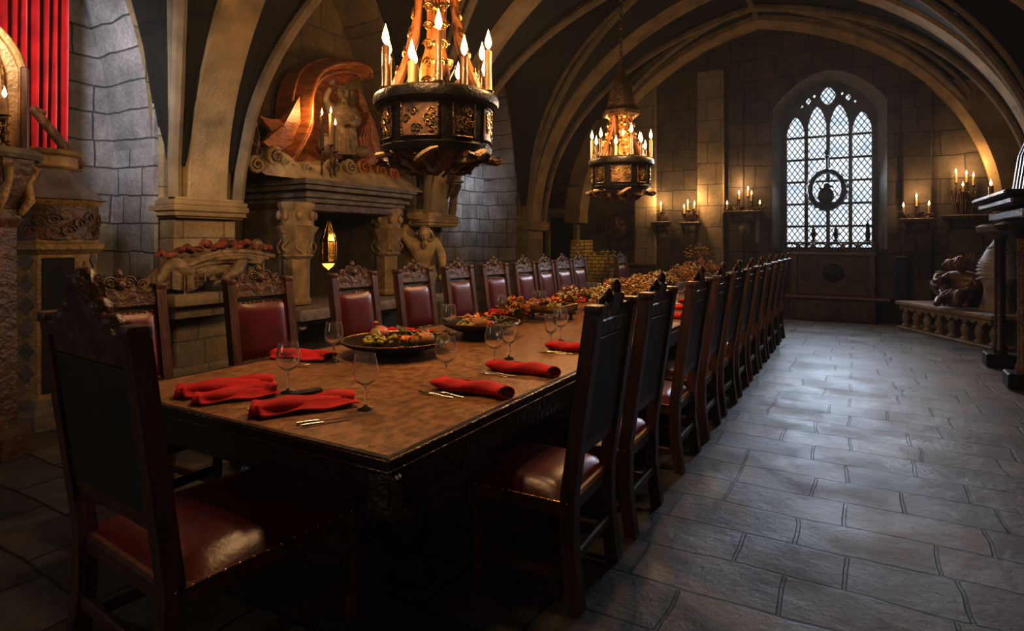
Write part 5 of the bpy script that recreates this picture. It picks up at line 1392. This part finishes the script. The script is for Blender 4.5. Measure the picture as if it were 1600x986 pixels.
# draped tall figure
t = thing('draped_statue', 'pale grey draped headless figure standing at the near end of the bench', 'statue', loc_b(LB * .80, .42, BH + .004), facing(1.3, 10))
mod = lambda a, z: 1 + .05 * math.sin(a * 9 + z * 6) + .03 * math.sin(a * 17 - z * 9)
MB().lathe([(.20, 0), (.19, .06), (.15, .30), (.17, .45)], 40, mod=mod).build('lower_drapery', M_PALESTONE, t, 60)
mb = MB().lathe([(.17, .40), (.21, .48), (.23, .58), (.19, .74), (.15, .86), (.09, .96), (.05, 1.02), (.045, 1.05), (.07, 1.07), (.06, 1.11), (.02, 1.13)], 40)
for k in range(11):
    z = .46 + .05 * k; r_ = .235 - .012 * max(0, k - 2) ** 1.12
    mb.tube([(r_ * math.cos(a_), r_ * .98 * math.sin(a_), z + .05 * math.sin(a_ + k * .5)) for a_ in [2 * PI * i / 24 for i in range(24)]], .016, 6, closed=True)
mb.build('upper_drapery', M_GREYCLOTH, t, 60)

# ------------------------------------------------------------------ chimneypiece on the aisle side
P1, P2 = PZ(1556, 572, 0), PZ(1592, 606, 0)
cy = (P1.y + P2.y) / 2; t = thing('aisle_chimneypiece', 'black carved chimneypiece with slim posts and fluted hood at the aisle wall', 'chimneypiece', (P1.x, P1.y, 0))
g0 = Vector((P1.x, P1.y, 0))
dY = P2.y - P1.y
for k, (dx, dy) in enumerate(((0, 0), (P2.x - P1.x, dY))):
    ps = MB().lathe([(.07, .16), (.075, .22), (.055, .26), (.055, 1.52), (.075, 1.56)], 12, (dx + .04, dy, 0)).build('post', M_TABLEDK if k == 0 else M_CARVEDWOOD, t)
    MB().box((dx + .05, dy, .08), (.32, .30, .16), .015).build('post_base', M_IRON, t)
    MB().lathe([(.07, 1.54), (.12, 1.58), (.20, 1.62), (.22, 1.68), (.16, 1.71)], 16, (dx + .02, dy, 0)).build('post_capital', M_LEAD if k == 0 else M_TABLEDK, t)
MB().box((.85, dY / 2, .07), (1.3, abs(dY) + .5, .14), .01).build('hearth', M_IRON, t)
MB().box((1.05, dY / 2, 1.0), (.9, abs(dY) + .1, 1.8), .01).build('back_mass', M_DARK, t)
arc = [(dY / 2 + (abs(dY) / 2 - .1) * math.cos(PI * i / 20), .75 + .75 * math.sin(PI * i / 20)) for i in range(21)]
MB().tube([(.5, y, z) for y, z in arc], .05, 8).build('arch_moulding', M_DKSTONE, t)
MB().box((.72, dY / 2, 1.80), (1.5, abs(dY) + .5, .10), .015).box((.68, dY / 2, 1.92), (1.62, abs(dY) + .6, .08), .02).box((.66, dY / 2, 2.0), (1.7, abs(dY) + .66, .05), .015).build('mantel_shelf', M_TABLEDK, t)
for k in range(9):
    y = dY / 2 + (abs(dY) + .1) * (k / 8 - .5)
    MB().tube([(.25, y, 2.03), (.30, y, 2.5), (.50, y, 3.1), (.85, y, 3.8)], [.10, .09, .075, .05], 10).build('hood_flute', M_DKRED if k in (3, 4) else M_TABLEDK, t)
p = g0 + Vector((.0, -.1 if dY < 0 else .1, 2.03))
cs = [candle((p.x - .02, p.y + .28, 2.028), .16, .028, M_CANDLE, 'candle on the aisle mantel', 1.2)]
name_candles(cs, 'on the aisle chimneypiece mantel'); light('POINT', 'candle_light', (p.x - .25, p.y + .3, 2.35), 2, WARM, .06)

# ------------------------------------------------------------------ near wall side: font, pedestal shrine, curtain, pole
t = thing('octagonal_stove', 'tall octagonal carved and tiled stove with flared lead-grey lid by the red curtain', 'stove', (-6.0, 2.42, 0), R(14))
MB().lathe([(.48, 0), (.48, .12), (.42, .16), (.42, .22)], 8).build('plinth', M_DKSTONE, t, 20)
MB().lathe([(.36, .22), (.36, 1.42)], 8).build('body', M_TILE, t, 20)
for k in range(8):
    a = 2 * PI * (k + .5) / 8; M = Matrix.Rotation(a, 4, 'Z') @ Matrix.Translation((.334, 0, 0)) @ Matrix.Rotation(R(90), 4, 'Z')
    dark = k % 3 == 1
    mb = MB()
    if dark:
        mb.box((0, 0, .82), (.22, .02, 1.1), .005); mb.v = [tuple(M @ Vector(p)) for p in mb.v]; mb.build('door', M_DARK, t)
    else:
        for r_ in range(6):
            for c_ in range(2):
                z = .36 + .18 * r_ + (.09 if c_ else 0); x = -.06 + .12 * c_
                mb.prism([(x - .05, z), (x, z - .075), (x + .05, z), (x, z + .075)], .02)
        mb.v = [tuple(M @ Vector(p)) for p in mb.v]; mb.build('tile_lattice', M_DKSTONE, t, None)
MB().lathe([(.37, 1.40), (.41, 1.44), (.41, 1.48), (.37, 1.50), (.365, 1.80), (.40, 1.84), (.41, 1.86)], 8).build('frieze', M_TILE, t, 20)
mb = MB()
for k in range(26):
    a = 2 * PI * k / 26; pts = []
    for i in range(10):
        an = i / 9 * 2.4 * PI; rr = .06 * (1 - .75 * i / 9); pts.append(((.375) * math.cos(a + rr * math.cos(an) / .37), .375 * math.sin(a + rr * math.cos(an) / .37), 1.65 + .06 * math.sin(k * 2.2) + rr * math.sin(an)))
    mb.tube(pts, .011, 5)
mb.lathe([(.37, 1.52), (.372, 1.80)], 26, cap=False)
mb.build('leaf_relief', M_CARVEDWOOD, t, 60)
MB().lathe([(.43, 1.855), (.40, 1.88), (.30, 1.98), (.245, 2.08), (.235, 2.12), (.22, 2.12)], 8).build('lid', M_LEAD, t, 20)
MB().lathe([(.235, 2.11), (.255, 2.125), (.225, 2.14), (.22, 2.22), (.25, 2.24), (.26, 2.27), (.22, 2.28), (.20, 2.26)], 24).build('collar', M_TILE, t)
o = MB().tube([(0, 0, 0), (.0, .12, .28), (0, .26, .58), (0, .28, .63)], [.035, .03, .028, .02], 8).build('leaning_pole', M_WOODH); tag(o, 'short brown wooden pole leaning above the stove against the curtain', 'pole')
pa_, pb_ = Q(128, 262, -6.1), Q(50, 168, -6.1)
o.location = (0, 0, 0); bpy.data.meshes.remove(o.data) if False else None
mb = MB().tube([pa_, pa_.lerp(pb_, .5), pb_], [.045, .04, .035], 10).tube([pb_, pb_ + Vector((.0, .10, -.03))], .02, 8)
me2 = mb.mesh('leaning_pole'); me2.materials.append(M_WOODH); o.data = me2
t = thing('pedestal', 'dark carved octagonal pedestal carrying the candle shrine, beside the stove', 'pedestal', (-5.28, 1.76, 0))
MB().lathe([(.27, 0), (.27, .15), (.20, .2), (.19, 1.6), (.22, 1.66), (.20, 1.72), (.24, 1.85), (.29, 2.02), (.30, 2.08)], 8).build('shaft', M_CARVEDWOOD, t, 20)
MB().lathe([(.31, 2.08), (.33, 2.11), (.31, 2.15)], 16).build('pedestal_top', M_DKSTONE, t)
mb = MB()
for k in range(8):
    a = 2 * PI * k / 8; mb.tube([(.21 * math.cos(a), .21 * math.sin(a), 1.7), (.27 * math.cos(a), .27 * math.sin(a), 1.8), (.24 * math.cos(a + .2), .24 * math.sin(a + .2), 1.92), (.30 * math.cos(a + .1), .30 * math.sin(a + .1), 2.03)], [.02, .035, .03, .03], 7)
mb.lathe([(.20, 1.7), (.21, 1.9), (.27, 2.02)], 8, cap=False)
mb.build('leaf_relief', M_TILE, t, 60)
t = thing('gothic_candle_shrine', 'gilt pointed arch shrine with candles on top of the dark pedestal', 'shrine', (-5.28, 1.76, 2.151), facing(-5.28, 1.76) + R(-6))
arch = pointed_outline(-.20, .20, 0, .62, .92, 14)
M_NICHE = plain('gilt_niche_wood', (.30, .17, .06), .5, metal=.2, var=.4, scale=9, bump=.4)
MB().prism(arch, .04, Matrix.Translation((0, -.20, 0))).build('back_board', M_NICHE, t, None)
mb = MB().tube([(x, -.16, z) for x, z in arch[1:]] + [(-.20, -.16, 0)], .03, 8); mb.build('arch_frame', M_NICHE, t)
for s in (-.5, 0, .5): MB().tube([(s * .2, -.17, .30), (s * .16, -.15, .62), (0, -.13, .88)], .012, 6).build('tracery_rib', M_BRASS, t)
MB().lathe([(.02, .0), (.045, .05), (.03, .10), (.055, .16), (.02, .24), (.004, .34)], 10, (0, -.16, .90)).build('finial', M_BRASS, t)
for s in (-1, 1): MB().box((s * .21, -.16, .32), (.05, .1, .64), .01).build('side_post', M_WOOD, t)
cs = []; Mr = Matrix.Rotation(t.rotation_euler.z, 4, 'Z')
for k, (dx, dy, h) in enumerate(((-.11, .02, .38), (0, .08, .50), (.12, .02, .40))):
    p = Vector((-5.28, 1.76, 2.151)) + Mr @ Vector((dx, dy, 0))
    s = thing('candlestick', 'ornate candlestick before the gilt shrine, ' + ['one flank', 'middle of three', 'outer flank by the curtain'][k], 'candlestick', (p.x, p.y, 2.152), group='candlesticks of the shrine')
    MB().lathe([(.05, 0), (.045, .02), (.015, .05), (.026, .10), (.014, .15), (.02, h * .6), (.03, h * .62), (.04, h * .64), (.03, h * .65)], 12).build('stem', M_DKBRASS, s)
    MB().tube([(.03 * math.cos(i), .03 * math.sin(i), .05 + h * .5 * i / 20) for i in range(21)], .006, 5).build('twist', M_BRASS, s)
    cs.append(candle((p.x, p.y, 2.152 + h * .655), h * .30, .022, M_CANDLE, 'candles at the gilt shrine', 1.15))
name_candles(cs, 'before the gilt pointed shrine')
light('POINT', 'candle_light', (-5.10, 1.66, 2.85), 8, WARM, .08)
light('POINT', 'candle_light', (-5.95, 2.1, 2.9), 9, (1.0, .55, .30), .12)
# curtain
rows = []
ya_, yb_ = 2.16, 2.86
for j in range(14):
    z = 2.0 + 4.0 * j / 13; row = []
    for i in range(91):
        s = i / 90; row.append((-6.62 + .065 * math.sin(s * 8.5 * 2 * PI + .4 * math.sin(z)) + .02 * math.sin(s * 37 + z), ya_ + (yb_ - ya_) * s * (1 - .06 * (1 - j / 13)), z - .0))
    rows.append(row)
mb = MB().grid([[(x, y, z - 1.98) for x, y, z in r_] for r_ in rows])
o = mb.build('velvet_curtain', M_CURTAIN, None, 80, (0, 0, 1.0)); tag(o, 'tall bright red velvet curtain hanging beside the grey stone bay', 'curtain')
for v in o.data.vertices: v.co.z *= 1.24
# ------------------------------------------------------------------ light
sc = bpy.context.scene
o = light('AREA', 'window_daylight', (wc, Y1 + .30, 2.9), 205, COOL, target=(wc + .5, 4.0, -.4), size=(1.5, 2.9)); o.data.spread = R(115)
light('SPOT', 'left_bay_daylight', (-4.5, .9, 3.9), 900, (.86, .90, 1.0), .4, (-6.7, 3.2, 2.9), 55, .8)
light('SPOT', 'second_bay_daylight', (-4.9, 8.9, 3.7), 420, (.78, .86, 1.0), .4, (-6.9, 9.9, 2.7), 50, .8)
light('AREA', 'rear_cool_fill', (-4.6, -3.6, 2.6), 38, (.86, .90, 1.0), target=(-3.2, 3, .6), size=(1.6, 2.4))  # added cool fill behind the camera for chairs and floor; no window there
light('SPOT', 'statue_glow', (-4.6, 6.3, 2.3), 40, (1, .70, .36), .1, (-5.95, 7.55, 1.3), 40, .7)
light('POINT', 'rear_warm_fill', (.9, -1.2, 2.3), 32, (1, .66, .36), .25)  # added warm fill for the chair backs; no candle stands here
light('SPOT', 'pier_warm_fill', (-4.3, 2.4, 2.35), 85, (1, .68, .34), .15, (-5.85, 3.75, 1.6), 60, .9)  # added spot that lifts the pier front beyond the chandelier's own light
w = bpy.data.worlds.new('world'); sc.world = w; w.use_nodes = True
w.node_tree.nodes['Background'].inputs[0].default_value = (.5, .6, .75, 1); w.node_tree.nodes['Background'].inputs[1].default_value = .05
sc.view_settings.view_transform = 'Standard'; sc.view_settings.look = 'None'; sc.view_settings.exposure = .0; sc.view_settings.gamma = .78
sc.cycles.max_bounces = 6; sc.cycles.diffuse_bounces = 3; sc.cycles.glossy_bounces = 3; sc.cycles.transmission_bounces = 6
sc.cycles.sample_clamp_indirect = 4; sc.cycles.sample_clamp_direct = 30; sc.cycles.caustics_reflective = False; sc.cycles.caustics_refractive = False
sc.cycles.use_denoising = True
try: sc.cycles.denoiser = 'OPENIMAGEDENOISE'
except Exception: pass

nt = w.node_tree
vs = nt.nodes.new('ShaderNodeVolumeScatter'); vs.inputs['Density'].default_value = 0.0016; vs.inputs['Anisotropy'].default_value = .45; vs.inputs['Color'].default_value = (1, .97, .93, 1)
nt.links.new(vs.outputs[0], nt.nodes['World Output'].inputs['Volume'])
